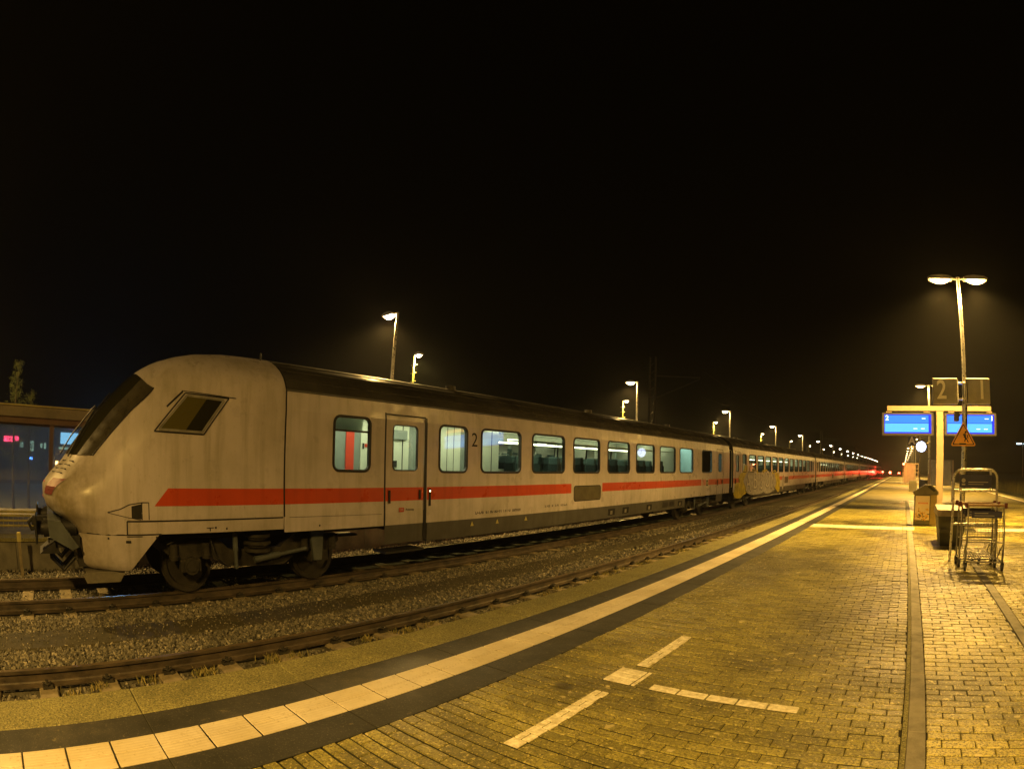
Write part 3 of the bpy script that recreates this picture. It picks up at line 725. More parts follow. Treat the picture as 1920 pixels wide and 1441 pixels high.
    if control:
        pt.box(-1.3, 1.3, 4.32, 4.4, 1.2, 3.02, 0)                       # cab back wall
        for a_, b2, k_ in ((5.6, 6.38, 1), (6.38, 6.58, 2), (6.58, 6.76, 1), (6.76, 7.9, 0), (7.9, 7.93, 3), (7.93, 8.1, 0), (8.1, 8.5, 1), (8.5, 9.3, 0), (9.3, 9.32, 3), (9.32, 9.52, 0), (9.52, 9.54, 3), (9.54, 9.76, 0), (9.76, 10.2, 1), (10.2, 10.9, 0), (10.9, 10.93, 3), (10.93, 11.2, 0)):
            pt.box(-.08 if k_ != 1 else -.12, 0 if k_ not in (1,) else -.03, a_, b2, 1.2, 3.0, k_)
        pt.box(-.02, .02, 7.55, 7.75, 2.0, 2.14, 3); pt.box(-.01, .012, 6.86, 6.93, 2.40, 2.47, 2); pt.box(-.01, .012, 6.80, 6.84, 2.36, 2.48, 3)
        pt.box(.0, .06, 7.5, 8.0, 2.60, 2.80, 1)
        pt.box(1.10, 1.14, 5.2, 6.0, 2.66, 2.90, 4)
        pt.box(-1.3, 1.3, 19.8, 19.86, 1.2, 3.0, 0); pt.box(-.4, -.35, 19.9, 24.0, 1.2, 3.0, 0); pt.box(-1.3, .3, 24.1, 24.16, 1.2, 3.0, 1)
    else:
        pt.box(-1.3, 1.3, 3.0, 3.06, 1.2, 3.0, 0); pt.box(-1.3, 1.3, 23.5, 23.56, 1.2, 3.0, 0); pt.box(-.2, -.14, 1.7, 3.0, 1.2, 3.0, 0); pt.box(.15, .19, 1.05, 1.3, 1.2, 3.0, 2)
    pt.build('partition', ['inner_wall', 'inner_grey', 'inner_red', 'black_line', 'blind_green'], root)
    if control: rows = np.arange(11.7, 19.5, .98)
    else: rows = np.arange(3.7, 23.2, 1.83)
    for i, yy in enumerate(rows): seat_row(root, yy, 1 if i % 2 else -1)
    return root

ctl = coach('control_car', True)
tag(ctl, 'off white control car with slanted nose and red stripe at the head of the train', 'train car', 'cars of the white train')
# ---- nose
FZ = [(.40, .78), (.5, .50), (.55, .44), (1.0, .38), (1.15, .22), (1.3, -.03), (1.45, -.10), (1.61, -.10), (1.73, .0), (1.96, .28), (2.35, .62), (2.73, .94), (2.95, 1.16), (3.27, 1.50), (3.42, 1.70), (3.55, 1.95), (3.66, 2.28), (3.745, 2.62), (3.81, 3.1), (3.845, 3.6)]
CU = [(0, 0), (.15, .006), (.3, .028), (.45, .08), (.58, .165), (.68, .275), (.745, .37), (.772, .44), (.79, .53), (.86, .74), (.915, .95), (.955, 1.2), (.982, 1.6), (.995, 2.0), (1, 2.35)]
def itp(T, x):
    if x <= T[0][0]: return T[0][1]
    for (a, va), (b, vb) in zip(T, T[1:]):
        if x <= b: return va+(vb-va)*(x-a)/(b-a)
    return T[-1][1]
YJ = 4.198
def SZ(z): return itp([(.4, .5), (1.0, .60), (1.5, .70), (1.72, .84), (1.9, .94), (2.4, 1.04), (2.8, 1.2), (3.1, 1.32), (3.3, 1.3), (3.845, .5)], z)
def NW(z): return W(z)*itp([(.4, .90), (.55, .93), (1.0, .985), (1.3, 1.0)], z)
def contour(z, uidx):
    u, dy = CU[uidx]; f = itp(FZ, z); k = min(SZ(z), (YJ-.05-f)/2.35)
    return NW(z)*u, f+dy*k
def npt(u, z, out=0.0, s=1):
    f = itp(FZ, z); k = min(SZ(z), (YJ-.05-f)/2.35)
    return Vector((s*(NW(z)*u+out*u), f+itp(CU, u)*k-out*(1.1-u), z+out*.3))
def nose_side(y, z, out=0.0, s=1):
    """point on the side for a given y, z"""
    lo, hi = 0.5, 1.0
    f = itp(FZ, z); k = min(SZ(z), (YJ-.05-f)/2.35); d = (y-f)/k
    u = 1.0 if d >= 2.35 else itp([(b, a) for a, b in CU], d)
    return Vector((s*(NW(z)*u+out), y-out*(1-u)*1.5, z))
def nose_grid(z_list, u0=1.0):
    vs = []; nu = len(CU)
    cols = [(-1, 99)]+[(-1, i) for i in range(nu-1, 0, -1)]+[(1, i) for i in range(nu)]+[(1, 99)]
    for z in z_list:
        for s, i in cols:
            if i == 99: vs.append((s*NW(z), YJ, z))
            else: x, y = contour(z, i); vs.append((s*x, y, z))
    fs = []; n = len(cols)
    for a in range(len(z_list)-1):
        for k in range(n-1): fs.append((a*n+k, a*n+k+1, (a+1)*n+k+1, (a+1)*n+k))
    return vs, fs
zs = [1.0, 1.08, 1.15, 1.22, 1.3, 1.38, 1.45, 1.53, 1.61, 1.68, 1.76, 1.86, 1.96, 2.1, 2.22, 2.35, 2.5, 2.65, 2.8, 2.95, 3.1, 3.2, 3.27, 3.33, 3.39, 3.45, 3.51, 3.56, 3.61, 3.66, 3.705, 3.745, 3.78, 3.81, 3.83, 3.845]
nb = MB(); vs, fs = nose_grid(zs); nb.add(vs, fs, 0, True); nose = nb.build('nose', 'body_nose', ctl)
nb = MB(); nb.tube([(0.5, 4.0, 3.74), (0.5, 4.0, 3.90)], .015, 6).tube([(0.42, 4.05, 3.75), (0.42, 4.05, 3.88)], .012, 6); nb.build('antenna', 'dark_plastic', ctl)
# apron under the nose
for_s = MB(); zz = [.475, .50, .56, .65, .75, .85, .995]; vs = []; nu = 60
def apr_end(z): return itp([(.42, 1.25), (.5, 1.42), (1.0, 1.92)], z)
for s in (1, -1):
    vs = []; cnt = 0
    for z in zz:
        for k in range(25):
            t = k/24; x, y = contour(z, 9) if False else (0, 0)
            fy = itp(FZ, z); y = fy + (apr_end(z)-fy)*t
            p = nose_side(y, z, 0, s) if t > .02 else npt(.55, z, 0, s)
            vs.append(tuple(p))
    fs = [(a*25+k, a*25+k+1, (a+1)*25+k+1, (a+1)*25+k) for a in range(len(zz)-1) for k in range(24)]
    for_s.add(vs, fs, 0, True)
ap = for_s.build('apron', 'body_nose', ctl)
lip = MB()
for s in (1, -1): lip.prism([(.60, .31), (1.20, .31), (1.30, .44), (.54, .44)], s*1.10, s*1.16, 'x')
lip.box(-1.1, 1.1, .62, .66, .31, .44); lip.box(-1.14, 1.14, .60, 1.3, .44, .462, 0); lip.build('rail_guard', 'lip_grey', ctl)
def side_strip(b, pts, w_, out=.004, mi=0, s=1):
    """thin line along (y,z) points on the nose/body side"""
    P = [nose_side(y, z, out, s) if y < YJ else Vector((s*(W(z)+out), y, z)) for y, z in pts]
    for p, q in zip(P, P[1:]):
        d = (q-p).normalized(); n_ = Vector((0, -d.z, d.y))*w_/2
        b.add([p-n_, q-n_, q+n_, p+n_], [(0, 1, 2, 3)], mi)
def dense(pts, n=8):
    o = []
    for p, q in zip(pts, pts[1:]):
        for k in range(n): o.append((p[0]+(q[0]-p[0])*k/n, p[1]+(q[1]-p[1])*k/n))
    return o+[pts[-1]]
ln = MB()
for s in (1, -1):
    side_strip(ln, dense([(.50, 1.0), (1.95, 1.0)]), .018, s=s)
    side_strip(ln, dense([(1.36, 1.0), (1.36, 1.19), (4.18, 1.19)], 10), .022, s=s)
    side_strip(ln, dense([(1.03, 1.315), (1.25, 1.36), (1.4, 1.42), (1.62, 1.45), (1.74, 1.45), (1.74, 1.21)]), .014, s=s)
    side_strip(ln, [(1.62, 1.45), (1.62, 1.21)], .016, s=s)
    side_strip(ln, dense([(1.04, 1.31), (1.4, 1.24), (1.6, 1.21)]), .008, s=s)
    # panel joint between cab and body
    for z0, z1 in zip(np.linspace(1.2, 3.835, 40), np.linspace(1.2, 3.835, 40)[1:]):
        ln.add([(s*(W(z0)+.006), 4.185, z0), (s*(W(z0)+.006), 4.215, z0), (s*(W(z1)+.006), 4.215, z1+.004), (s*(W(z1)+.006), 4.185, z1+.004)], [(0, 1, 2, 3)], 0)
    for yy, zz_ in ((1.02, .95), (1.85, .955), (3.1, 1.05), (4.9, 1.03), (2.9, 1.07)): side_strip(ln, [(yy, zz_), (yy+.03, zz_)], .03, s=s)
    side_strip(ln, [(1.33, .90), (1.42, .90)], .035, s=s); side_strip(ln, [(2.75, 1.07), (2.88, 1.07)], .012, s=s); side_strip(ln, [(2.81, 1.07), (2.815, 1.02)], .02, s=s)
    side_strip(ln, dense([(4.3, 1.19), (6.3, 1.17)]), .006, s=s)
    ya = 6.3
    side_strip(ln, dense([(1.35, .975), (1.62, .975)]), .012, s=s)
ln.build('panel_joint', 'black_line', ctl)
hs = MB()
for s in (1, -1):
    hs.add([tuple(nose_side(y, z, .006, s)) for y, z in ((1.44, 1.40), (1.61, 1.43), (1.61, 1.22), (1.44, 1.23))], [(0, 1, 2, 3)], 0)
hs.build('step_recess', 'black_line', ctl)
st = MB()
for s in (1, -1):
    n = 14; vs = []
    for k in range(n+1):
        t = k/n; yb = 1.84+(YJ-1.84)*t; yt = 2.08+(YJ-2.08)*t; vs += [tuple(nose_side(yb, 1.40, .004, s)), tuple(nose_side(yt, 1.65, .004, s))]
    st.add(vs, [(2*k, 2*k+2, 2*k+3, 2*k+1) for k in range(n)], 0)
st.build('red_stripe', 'body_red', ctl)
for s in (1, -1):   # slanted cab side windows
    cor = [(1.92, 2.47), (2.66, 2.46), (3.03, 2.955), (2.39, 2.985)]
    def quad(b, cor, out, mi=0, n=5):
        vs = []
        for a in range(n+1):
            for c_ in range(n+1):
                u, v = a/n, c_/n
                y = (1-u)*(1-v)*cor[0][0]+u*(1-v)*cor[1][0]+u*v*cor[2][0]+(1-u)*v*cor[3][0]; z = (1-u)*(1-v)*cor[0][1]+u*(1-v)*cor[1][1]+u*v*cor[2][1]+(1-u)*v*cor[3][1]
                vs.append(tuple(nose_side(y, z, out, s)))
        b.add(vs, [(a*(n+1)+c_, a*(n+1)+c_+1, (a+1)*(n+1)+c_+1, (a+1)*(n+1)+c_) for a in range(n) for c_ in range(n)], mi)
    fr = MB(); big = [(1.84, 2.44), (2.69, 2.43), (3.12, 2.99), (2.36, 3.02)]
    cyc = big+[big[0]]; side_strip(fr, dense(cyc, 6), .02, .012, 0, s)
    side_strip(fr, dense([(2.30, 3.05), (3.25, 3.0)], 4), .012, .010, 0, s); side_strip(fr, dense([(2.05, 2.80), (2.32, 3.04)], 4), .03, .010, 0, s)
    fo = fr.build('cab_window', 'rubber', ctl)
    f2 = MB(); side_strip(f2, dense(cor+[cor[0]], 6), .035, .016, 0, s); f2.build('window_frame', 'pole_grey', fo)
    p_ = MB(); quad(p_, cor, .011); quad(p_, [(2.36, 2.46), (2.66, 2.46), (3.03, 2.955), (2.74, 2.97)], .0125, 1); p_.build('pane', ['cab_inside_lit', 'cab_glass'], fo)  # lit interior and darker partition painted on the pane as two tones
# windscreen
ws = MB(); us = np.linspace(-.775, .775, 27); zt = lambda u: 3.33-.27*abs(u)**3/.47; vs = []; nz = 14
for a in range(nz+1):
    for u in us:
        zb = 2.06; z = zb+(zt(u)-zb)*a/nz; p = npt(abs(u), z, .012, 1 if u >= 0 else -1); vs.append(tuple(p))
n = len(us); ws.add(vs, [(a*n+k, a*n+k+1, (a+1)*n+k+1, (a+1)*n+k) for a in range(nz) for k in range(n-1)], 0, True)
wso = ws.build('windscreen', 'cab_glass', ctl)
for s in (1, -1):   # wide dark surround of the windscreen
    bd = MB(); vs = []; uu_ = np.linspace(.60, .775, 5)
    for a in range(nz+1):
        for u in uu_: vs.append(tuple(npt(u, 2.06+(zt(u)-2.06)*a/nz, .016, s)))
    bd.add(vs, [(a*5+k, a*5+k+1, (a+1)*5+k+1, (a+1)*5+k) for a in range(nz) for k in range(4)], 0, True); bd.build('screen_surround', 'surround', wso)
    bd = MB(); P = [npt(.775, 2.06+(zt(.775)-2.06)*a/nz, .014, s) for a in range(nz+1)]; bd.tube(P, .012, 5); bd.build('screen_seal', 'rubber', wso)
wl_ = MB(); P = [npt(.45, 2.02, .04), npt(.40, 2.25, .07), npt(.18, 2.75, .07)]; wl_.tube(P, .014, 6); wl_.tube([npt(.22, 2.35, .05), npt(.12, 3.0, .05)], .012, 5)
wl_.tube([npt(-.4, 2.02, .04), npt(-.35, 2.3, .07), npt(-.1, 2.8, .07)], .014, 6); wl_.build('wiper', 'dark_plastic', ctl)
gm = MB()
for k in range(4):
    z = 1.80+.055*k
    for s in (1, -1): gm.tube([npt(.30, z, .012, s), npt(.62, z, .012, s)], .012, 5)
gm.build('vent_slot', 'black_line', ctl)
for s in (1, -1):   # marker lights
    lm = MB(); vs = []
    cu_ = [(.42, 1.50), (.66, 1.50), (.76, 1.73), (.55, 1.73)]; n = 6
    for a in range(n+1):
        for c_ in range(n+1):
            u, v = a/n, c_/n; uu = (1-u)*(1-v)*cu_[0][0]+u*(1-v)*cu_[1][0]+u*v*cu_[2][0]+(1-u)*v*cu_[3][0]; z = (1-u)*(1-v)*cu_[0][1]+u*(1-v)*cu_[1][1]+u*v*cu_[2][1]+(1-u)*v*cu_[3][1]
            vs.append(tuple(npt(uu, z, .014, s)))
    lm.add(vs, [(a*(n+1)+c_, a*(n+1)+c_+1, (a+1)*(n+1)+c_+1, (a+1)*(n+1)+c_) for a in range(n) for c_ in range(n)], 0)
    lm.build('marker_light', 'red_lens', ctl)
lg = MB(); vs = [tuple(npt(u, z, .016)) for u, z in ((.02, 1.42), (.28, 1.42), (.28, 1.66), (.02, 1.66))]; lg.add(vs, [(0, 1, 2, 3)], 0); lg.build('emblem_panel', 'body_red', ctl)
# buffers, coupling, hoses
for s in (-1, 1):
    bf = MB(); bf.tube([(s*.875, .5, 1.05), (s*.875, -.10, 1.05)], .13, 16); bf.tube([(s*.875, -.1, 1.05), (s*.875, -.22, 1.05)], .10, 16)
    bf.box(s*.875-.26, s*.875+.26, -.26, -.22, .86, 1.24, 0, .015); bf.build('buffer', 'dark_plastic', ctl)
bp = MB().prism([(-.02, 1.19), (.22, 1.17), (.52, .82), (.40, .78), (.0, .96)], -1.17, 1.17, 'x'); bp.build('buffer_cover', 'blue_grey_paint', ctl)
cpn = MB().box(-.08, .08, -.35, .5, .98, 1.12, 0, .02).tube([(0, -.3, 1.1), (0, -.42, 1.02), (0, -.36, .92), (0, -.24, .95)], .035, 8)
for x in (-.5, -.3, .32, .55, .75):
    cpn.tube([(x, .35, .9), (x, -.02, .88), (x, .0, .62), (x+.08, .22, .45), (x+.05, .45, .62)], .028, 8)
cpn.box(-1.05, 1.05, .1, .55, .80, .96); cpn.prism([(-.20, .72), (.12, .90), (.16, .72)], .4, 1.05, 'x'); cpn.build('coupling', 'dark_plastic', ctl)
cpn = MB().box(-.9, .9, .5, 1.6, .5, .98); cpn.build('front_frame', 'bogie_iron', ctl)
# lettering on the control car
text_mesh('class_number', '2', .42, 'black_line', ctl, face_pos_x(W(2.6)+.006, 8.80, 2.62), .001)
text_mesh('coach_number', 'D-DB  61 80 80-91 131-0  Bimdzf', .115, 'black_line', ctl, face_pos_x(1.405, 9.65, 1.08), .001, .002)
text_mesh('coach_data', '26 400   Bf   R-PR   160 km/h', .085, 'black_line', ctl, face_pos_x(1.407, 11.9, 1.10), .001)
e = MB(); side_patch(e, 1, 6.72, 6.84, 1.19, 1.27, .002, 0); e.build('emblem', 'body_red', ctl)
text_mesh('emblem_letters', 'DB', .062, 'body_white', ctl, face_pos_x(1.414, 6.78, 1.23), .0008)
text_mesh('coach_name', 'Autozug', .06, 'black_line', ctl, face_pos_x(1.402, 7.0, 1.23), .0008)
e = MB(); e.box(1.40, 1.425, 7.49, 7.54, 1.28, 1.62); e.build('door_button', 'black_line', ctl); e = MB(); e.box(1.41, 1.43, 7.50, 7.525, 1.56, 1.585); e.build('button_light', 'train_light', ctl)
# ---- following coaches
car = coach('passenger_coach'); car.location.y = 26.4
tag(car, 'second coach, lower half covered in silver and yellow graffiti', 'train car', 'cars of the white train')
names = ['third coach, clean white side reflecting a red light', 'fourth coach from the camera in the white train', 'fifth coach of the white train, small in the distance', 'sixth coach far down the white train', 'seventh coach, nearly at the end of the white train', 'last and farthest coach of the white train']
for i, nm in enumerate(names):
    c_ = copy_tree(car); c_.location.y = 26.4*(i+2); tag(c_, nm)
gy = MB()
def blob(b, cx, cz, ry, rz, n=22, mi=0, out=.006, seed=0):
    rr = random.Random(seed); ph = [rr.uniform(0, 6.28) for _ in range(3)]
    pts = [(cx+ry*math.cos(t)*(1+.13*math.sin(3*t+ph[0])+.09*math.sin(5*t+ph[1])), cz+rz*math.sin(t)*(1+.12*math.sin(2*t+ph[2]))) for t in [2*math.pi*k/n for k in range(n)]]
    b.add([(W(max(.55, z))+out, y, max(.6, z)) for y, z in pts]+[(W(cz)+out, cx, cz)], [(k, (k+1) % n, n) for k in range(n)], mi)
for q_, (a, z, ry, rz) in enumerate(((1.5, 1.0, 1.0, .45), (2.3, 1.35, 1.0, .62), (2.6, 1.95, .45, .35), (4.6, 1.85, .7, .25), (7.0, 1.88, .9, .22), (9.3, 1.75, .7, .35), (10.3, 1.35, .7, .62), (10.6, .95, .5, .35))): blob(gy, a, z, ry, rz, 22, 0, .0055+.0003*q_, q_+3)
gy.build('graffiti_patch', 'graffiti_yellow', car)
gs = MB()
for q_, (a, z, ry, rz) in enumerate(((3.3, 1.45, .95, .52), (4.3, 1.40, 1.0, .55), (5.6, 1.42, 1.1, .52), (6.9, 1.38, 1.1, .55), (8.1, 1.42, 1.0, .52), (9.0, 1.30, .8, .48), (5.0, 1.0, 2.0, .38), (8.0, .98, 1.6, .36), (12.0, 1.2, .35, .45))): blob(gs, a, z, ry, rz, 24, 0, .0105+.0003*q_, q_+20)
gs.build('graffiti_fill', 'graffiti_silver', car)
for i, chx in enumerate('ABSON'):
    text_mesh('graffiti_outline', chx, 1.45, 'graffiti_black', car, face_pos_x(1.4275, 3.2+1.42*i, 1.38+.07*(i % 2)), .001, .045, 1.05)
    text_mesh('graffiti_letter', chx, 1.45, 'graffiti_letter_silver', car, face_pos_x(1.4315, 3.2+1.42*i, 1.38+.07*(i % 2)), .001, .005, 1.05)

# ------------------------------------------------------------------ platform lamps
def lamp_head(root, s, L_=.62, glassm='sodium_glass', z=5.86, x0=.13):
    h = MB(); x1 = x0+L_
    prof_ = [(x0, z+.05), (x0+.10, z+.10), (x0+.30, z+.13), (x1-.12, z+.11), (x1, z+.05), (x1-.03, z+.0), (x0+.02, z+.0)]
    h.prism([(s*a, b) for a, b in prof_], -.13, .13, 'y'); h.tube([(0, 0, z+.02), (s*.16, 0, z+.05)], .035, 8)
    ho = h.build('lamp_head', 'pole_grey', root)
    g = MB(); n = 8; vs = []; fs = []
    for i in range(n+1):
        for j in range(7):
            u = i/n; v = j/6; x = x0+.10+(L_-.18)*u; y_ = -.10+.20*v; d = .115*math.sin(math.pi*u)**.6*math.sin(math.pi*v)**.6 if 0 < u < 1 and 0 < v < 1 else 0
            vs.append((s*x, y_, z-.004-d))
    fs = [(i*7+j, i*7+j+1, (i+1)*7+j+1, (i+1)*7+j) for i in range(n) for j in range(6)]
    g.add(vs, fs, 0, True); g.build('lamp_glass', glassm, ho); return ho
def pt_light(root, x, z, W_, col=SODIUM):
    ld = bpy.data.lights.new('lamp_spill', 'POINT'); ld.energy = W_; ld.color = col; ld.shadow_soft_size = .08
    lo = bpy.data.objects.new('lamp_spill', ld); C.objects.link(lo); lo.parent = root; lo.location = (x, 0, z); return lo
def lamp_light(root, x, z, W_, col=SODIUM, cone=168, name='lamp_light', rad=.10):
    ld = bpy.data.lights.new(name, 'SPOT'); ld.energy = W_; ld.color = col; ld.spot_size = R(cone); ld.spot_blend = .75; ld.shadow_soft_size = rad
    lo = bpy.data.objects.new(name, ld); C.objects.link(lo); lo.parent = root; lo.location = (x, 0, z); return lo
def lamp_post():
    root = empty('platform_lamp', (0, 0, PZ))
    p = MB().tube([(0, 0, 0), (0, 0, 3.2)], .080, 14).tube([(0, 0, 3.2), (0, 0, 3.3)], [.080, .060], 14, cap=False).tube([(0, 0, 3.3), (0, 0, 6.72)], [.060, .050], 12).tube([(0, 0, 6.70), (0, 0, 6.76)], .065, 10)
    p.tube([(0, 0, 0), (0, 0, .02)], .15, 12); p.build('pole', 'galvanised', root)
    lamp_head(root, -1, .74, 'sodium_glass', 6.68, .16); lamp_head(root, 1, .74, 'sodium_glass', 6.68, .16)
    return root
PW = 3000; PO = 190
L1 = lamp_post(); L1.location = (1.69, 15.5, PZ)
tag(L1, 'tall twin headed lamp post carrying the warning triangle and track number panels', 'lamp post', 'twin lamps along the right platform')
ORD = ['first', 'second', 'third', 'fourth', 'fifth', 'sixth', 'seventh', 'eighth', 'ninth', 'tenth', 'eleventh', 'twelfth', 'thirteenth', 'fourteenth', 'fifteenth', 'sixteenth', 'seventeenth', 'eighteenth', 'nineteenth', 'twentieth', 'twenty first']
TW = []
nmL = {0: 'twin headed lamp post just behind the photographer', 2: 'second twin lamp post, behind the track number panels', 3: 'third twin lamp post down the right platform'}
for i in range(-1, 20):
    if i == 0: root = L1
    else:
        root = copy_tree(L1); root.location.y = 15.5+20.5*i
        for c_ in root.children_recursive:
            if c_.name.startswith('lamp_glass') and i > 0: pass
        tag(root, nmL.get(i+1, 'distant twin lamp on the right platform, %s in the row going away' % ORD[i]))
    TW.append(root)
for root in TW[:7]:
    for s in (-1, 1):
        lamp_light(root, s*.54, 6.48, PW*(.62 if root.location.y < 0 else 1), cone=154 if root.location.y < 0 else 144); pt_light(root, s*.54, 6.46, PO*(2.2 if root.location.y < 0 else 1))
L1.rotation_euler.y = R(1.15)
# mounted on the first pole: bracket, track number panels, camera box, warning triangle
tp = empty('track_sign', (1.69+.0, 15.5, 3.96)); tp.scale = (1.192,)*3; tag(tp, 'pair of grey panels with large figures 2 and 1 clamped to the lamp post', 'track sign')
for nm_, x0, x1, ch, cx in (('panel', -.70, -.115, '2', -.50), ('panel', .09, .68, '1', .50)):
    pb = MB().box(x0, x1, -.10, .06, .0, .58, 0, .01); pb.prism([(x0-.012, -.0), (x0, -.0), (x0, .58), (x0-.012, .58)], -.11, .07, 'y', 0); po = pb.build(nm_, 'sign_grey', tp)
    text_mesh('figure', ch, .60, 'sign_silver', po, face_neg_y(cx+(.0 if ch == '2' else -.02), -.104, .30), .002, .008, .82)
cb_ = MB()
for z in (.12, .48): cb_.tube([(-.115, -.08, z), (.115, -.08, z)], .014, 6).tube([(-.115, .08, z), (.115, .08, z)], .014, 6).tube([(0, 0, z-.02), (0, 0, z+.02)], .095, 12)
for x in (-.115, .115): cb_.box(x-.018, x+.018, -.1, -.06, .05, .54)
cb_.build('clamp', 'steel_bright', tp)
wt = empty('warning_sign', (1.69, 15.38, 3.07)); wt.scale = (1.192,)*3; tag(wt, 'yellow triangular high voltage warning sign with black border on the lamp post', 'warning sign')
def tri(b, r, y0, y1, cr, mi):
    pts = []
    for k in range(3):
        a = 90+120*k; cx, cz = (r-2*cr)*math.cos(R(a)), (r-2*cr)*math.sin(R(a))
        for t in range(-60, 61, 20): pts.append((cx+cr*math.cos(R(a+t)), cz+cr*math.sin(R(a+t))))
    b.prism(pts, y0, y1, 'y', mi)
b = MB(); tri(b, .365, -.012, 0, .035, 0); tri(b, .315, -.015, -.010, .02, 1); tri(b, .275, -.019, -.012, .012, 0)
o = b.build('plate', ['warn_yellow', 'black_line'], wt)
sy = MB()
for pl in ([(.04, .10), (.07, .11), (.085, .02), (.05, -.02)], [(.02, .02), (.05, .05), (.11, -.02), (.10, -.05)], [(.06, -.01), (.09, .0), (.06, -.09), (.035, -.08)], [(.10, .06), (.125, .06), (.14, -.02), (.12, -.02)], [(.09, -.02), (.12, -.04), (.15, -.11), (.12, -.10)], [(.0, .07), (.03, .09), (.05, .05), (.03, .04)]):
    sy.prism([(a-.02, c_+.0) for a, c_ in pl], -.022, -.018, 'y')
sy.tube([(.055, -.021, .125), (.055, -.018, .125)], .024, 8); sy.box(-.10, .06, -.022, -.018, -.138, -.122); sy.build('symbol', 'black_line', wt)
b = MB().box(-.05, .05, .0, .05, -.1, .1); b.build('bracket', 'galvanised', wt)
cx_ = MB().box(-.12, .0, -.06, .10, -.14, .06, 0, .015).box(-.02, .03, -.02, .02, -.03, .03); o = tag(cx_.build('loudspeaker_box', 'dark_frame'), 'small dark box fixed to the lamp post in front of the right display', 'box'); o.location = (1.585, 15.52, 3.68); o.scale = (1.19,)*3

# ------------------------------------------------------------------ display gantry
T = empty('display_gantry', (1.26, 19.0, PZ)); tag(T, 'beige T shaped gantry carrying two lit blue train displays', 'display gantry')
MB().box(-.123, .123, -.09, .09, 0, 3.373, 0, .012).box(-.2, .2, -.2, .2, 0, .02).build('post', 'beige_steel', T)
MB().box(-1.83, 1.83, -.1, .1, 3.375, 3.545, 0, .012).build('crossbeam', 'beige_steel', T)
for s, x0, x1, num, nx in ((-1, -2.01, -.22, '2', -1.62), (1, .15, 2.01, '1', 1.62)):
    hb = MB()
    for x in (x0+.25, x1-.25): hb.box(x-.10, x+.10, -.07, .07, 3.335, 3.373)
    z0, z1 = 2.58, 3.32
    d = MB().box(x0, x1, -.12, .12, z0, z1, 0, .012); do = d.build('display', 'dark_frame', T); hb.build('hanger', 'beige_steel', do)
    s_ = MB(); a, b_ = x0+.09, x1-.09
    s_.box(a, b_, -.126, -.119, z0+.07, z1-.06, 2)
    s_.box(a+.015, b_-.09 if s < 0 else b_-.08, -.129, -.1265, z0+.41, z1-.09, 0); s_.box(a+.015, b_-.09 if s < 0 else b_-.08, -.129, -.1265, z0+.11, z0+.39, 1)
    s_.build('screen', ['screen_blue', 'screen_cyan', 'screen_deep'], do)
    s_ = MB(); s_.box(a, b_, .119, .126, z0+.07, z1-.06, 0); s_.build('rear_screen', 'screen_cyan', do)
    text_mesh('platform_number', num, .22, 'screen_white', do, face_neg_y(x0+.18 if s < 0 else x1-.17, -.1315, z1-.18), .001, .004)
    mk = MB()
    for (q0, q1, qz) in ((.62, .70, .21), (.78, .86, .21), (.80, .88, .54)): mk.box(a+(b_-a)*q0, a+(b_-a)*q1, -.1315, -.1295, z0+qz, z0+qz+.018)
    mk.build('screen_text', 'screen_white', do)
# ------------------------------------------------------------------ bin, grit box
bn = empty('litter_bin', (.66, 15.35, PZ)); tag(bn, 'brown litter bin with pitched lid and a poster with golden snacks on its front', 'litter bin')
MB().box(-.33, .12, -.16, .20, .02, .82, 0, .01).build('body', 'bin_brown', bn); MB().box(.122, .30, -.15, .2, .02, .82, 0, .008).build('side_column', 'bin_side', bn)
MB().prism([(-.36, .82), (.34, .82), (.34, .90), (.14, 1.08), (-.04, 1.08), (-.30, .93), (-.36, .90)], -.19, .22, 'y').build('lid', 'bin_brown', bn)
MB().prism([(.02, 1.03), (.09, 1.06), (.26, .93), (.20, .90)], -.197, -.191, 'y').build('opening', 'black_line', bn)
po = MB().box(-.30, .10, -.172, -.162, .16, .79); po = po.build('poster', 'poster_paper', bn)
pm = MB(); rr = random.Random(3)
for k in range(46):
    x = rr.uniform(-.28, .07); z = .18+rr.random()**1.5*.24+.05*math.sin(x*30); a = rr.uniform(0, 3.14); l_, h_ = .035, .012
    pm.prism([(x+l_*math.cos(a)-h_*math.sin(a), z+l_*math.sin(a)+h_*math.cos(a)), (x-l_*math.cos(a)-h_*math.sin(a), z-l_*math.sin(a)+h_*math.cos(a)), (x-l_*math.cos(a)+h_*math.sin(a), z-l_*math.sin(a)-h_*math.cos(a)), (x+l_*math.cos(a)+h_*math.sin(a), z+l_*math.sin(a)-h_*math.cos(a))], -.176-.0001*k, -.1725, 'y', k % 3 == 0)
pm.build('poster_picture', ['poster_gold', 'bin_brown'], po)
pm = MB()
for k in range(8): pm.box(-.22+.035*k, -.195+.035*k, -.1755, -.1725, .58, .62)
pm.build('poster_lettering', 'poster_red', po)
gb_ = empty('grit_box', (.96, 11.75, PZ)); gb_.scale = (.62, 1, 1); tag(gb_, 'dark grit box with pale lid standing behind the trolley stand', 'grit box')
vs = [(-.22, -.55, 0), (.5, -.55, 0), (.5, .5, 0), (-.22, .5, 0), (-.34, -.62, .58), (.6, -.62, .58), (.6, .62, .58), (-.34, .62, .58)]
MB().add(vs, [(0, 3, 2, 1), (4, 5, 6, 7), (0, 1, 5, 4), (1, 2, 6, 5), (2, 3, 7, 6), (3, 0, 4, 7)]).build('body', 'grit_green', gb_)
MB().prism([(-.64, .585), (.64, .585), (.62, .66), (.2, .76), (-.60, .70)], -.38, .64, 'x').build('lid', 'grit_lid', gb_)
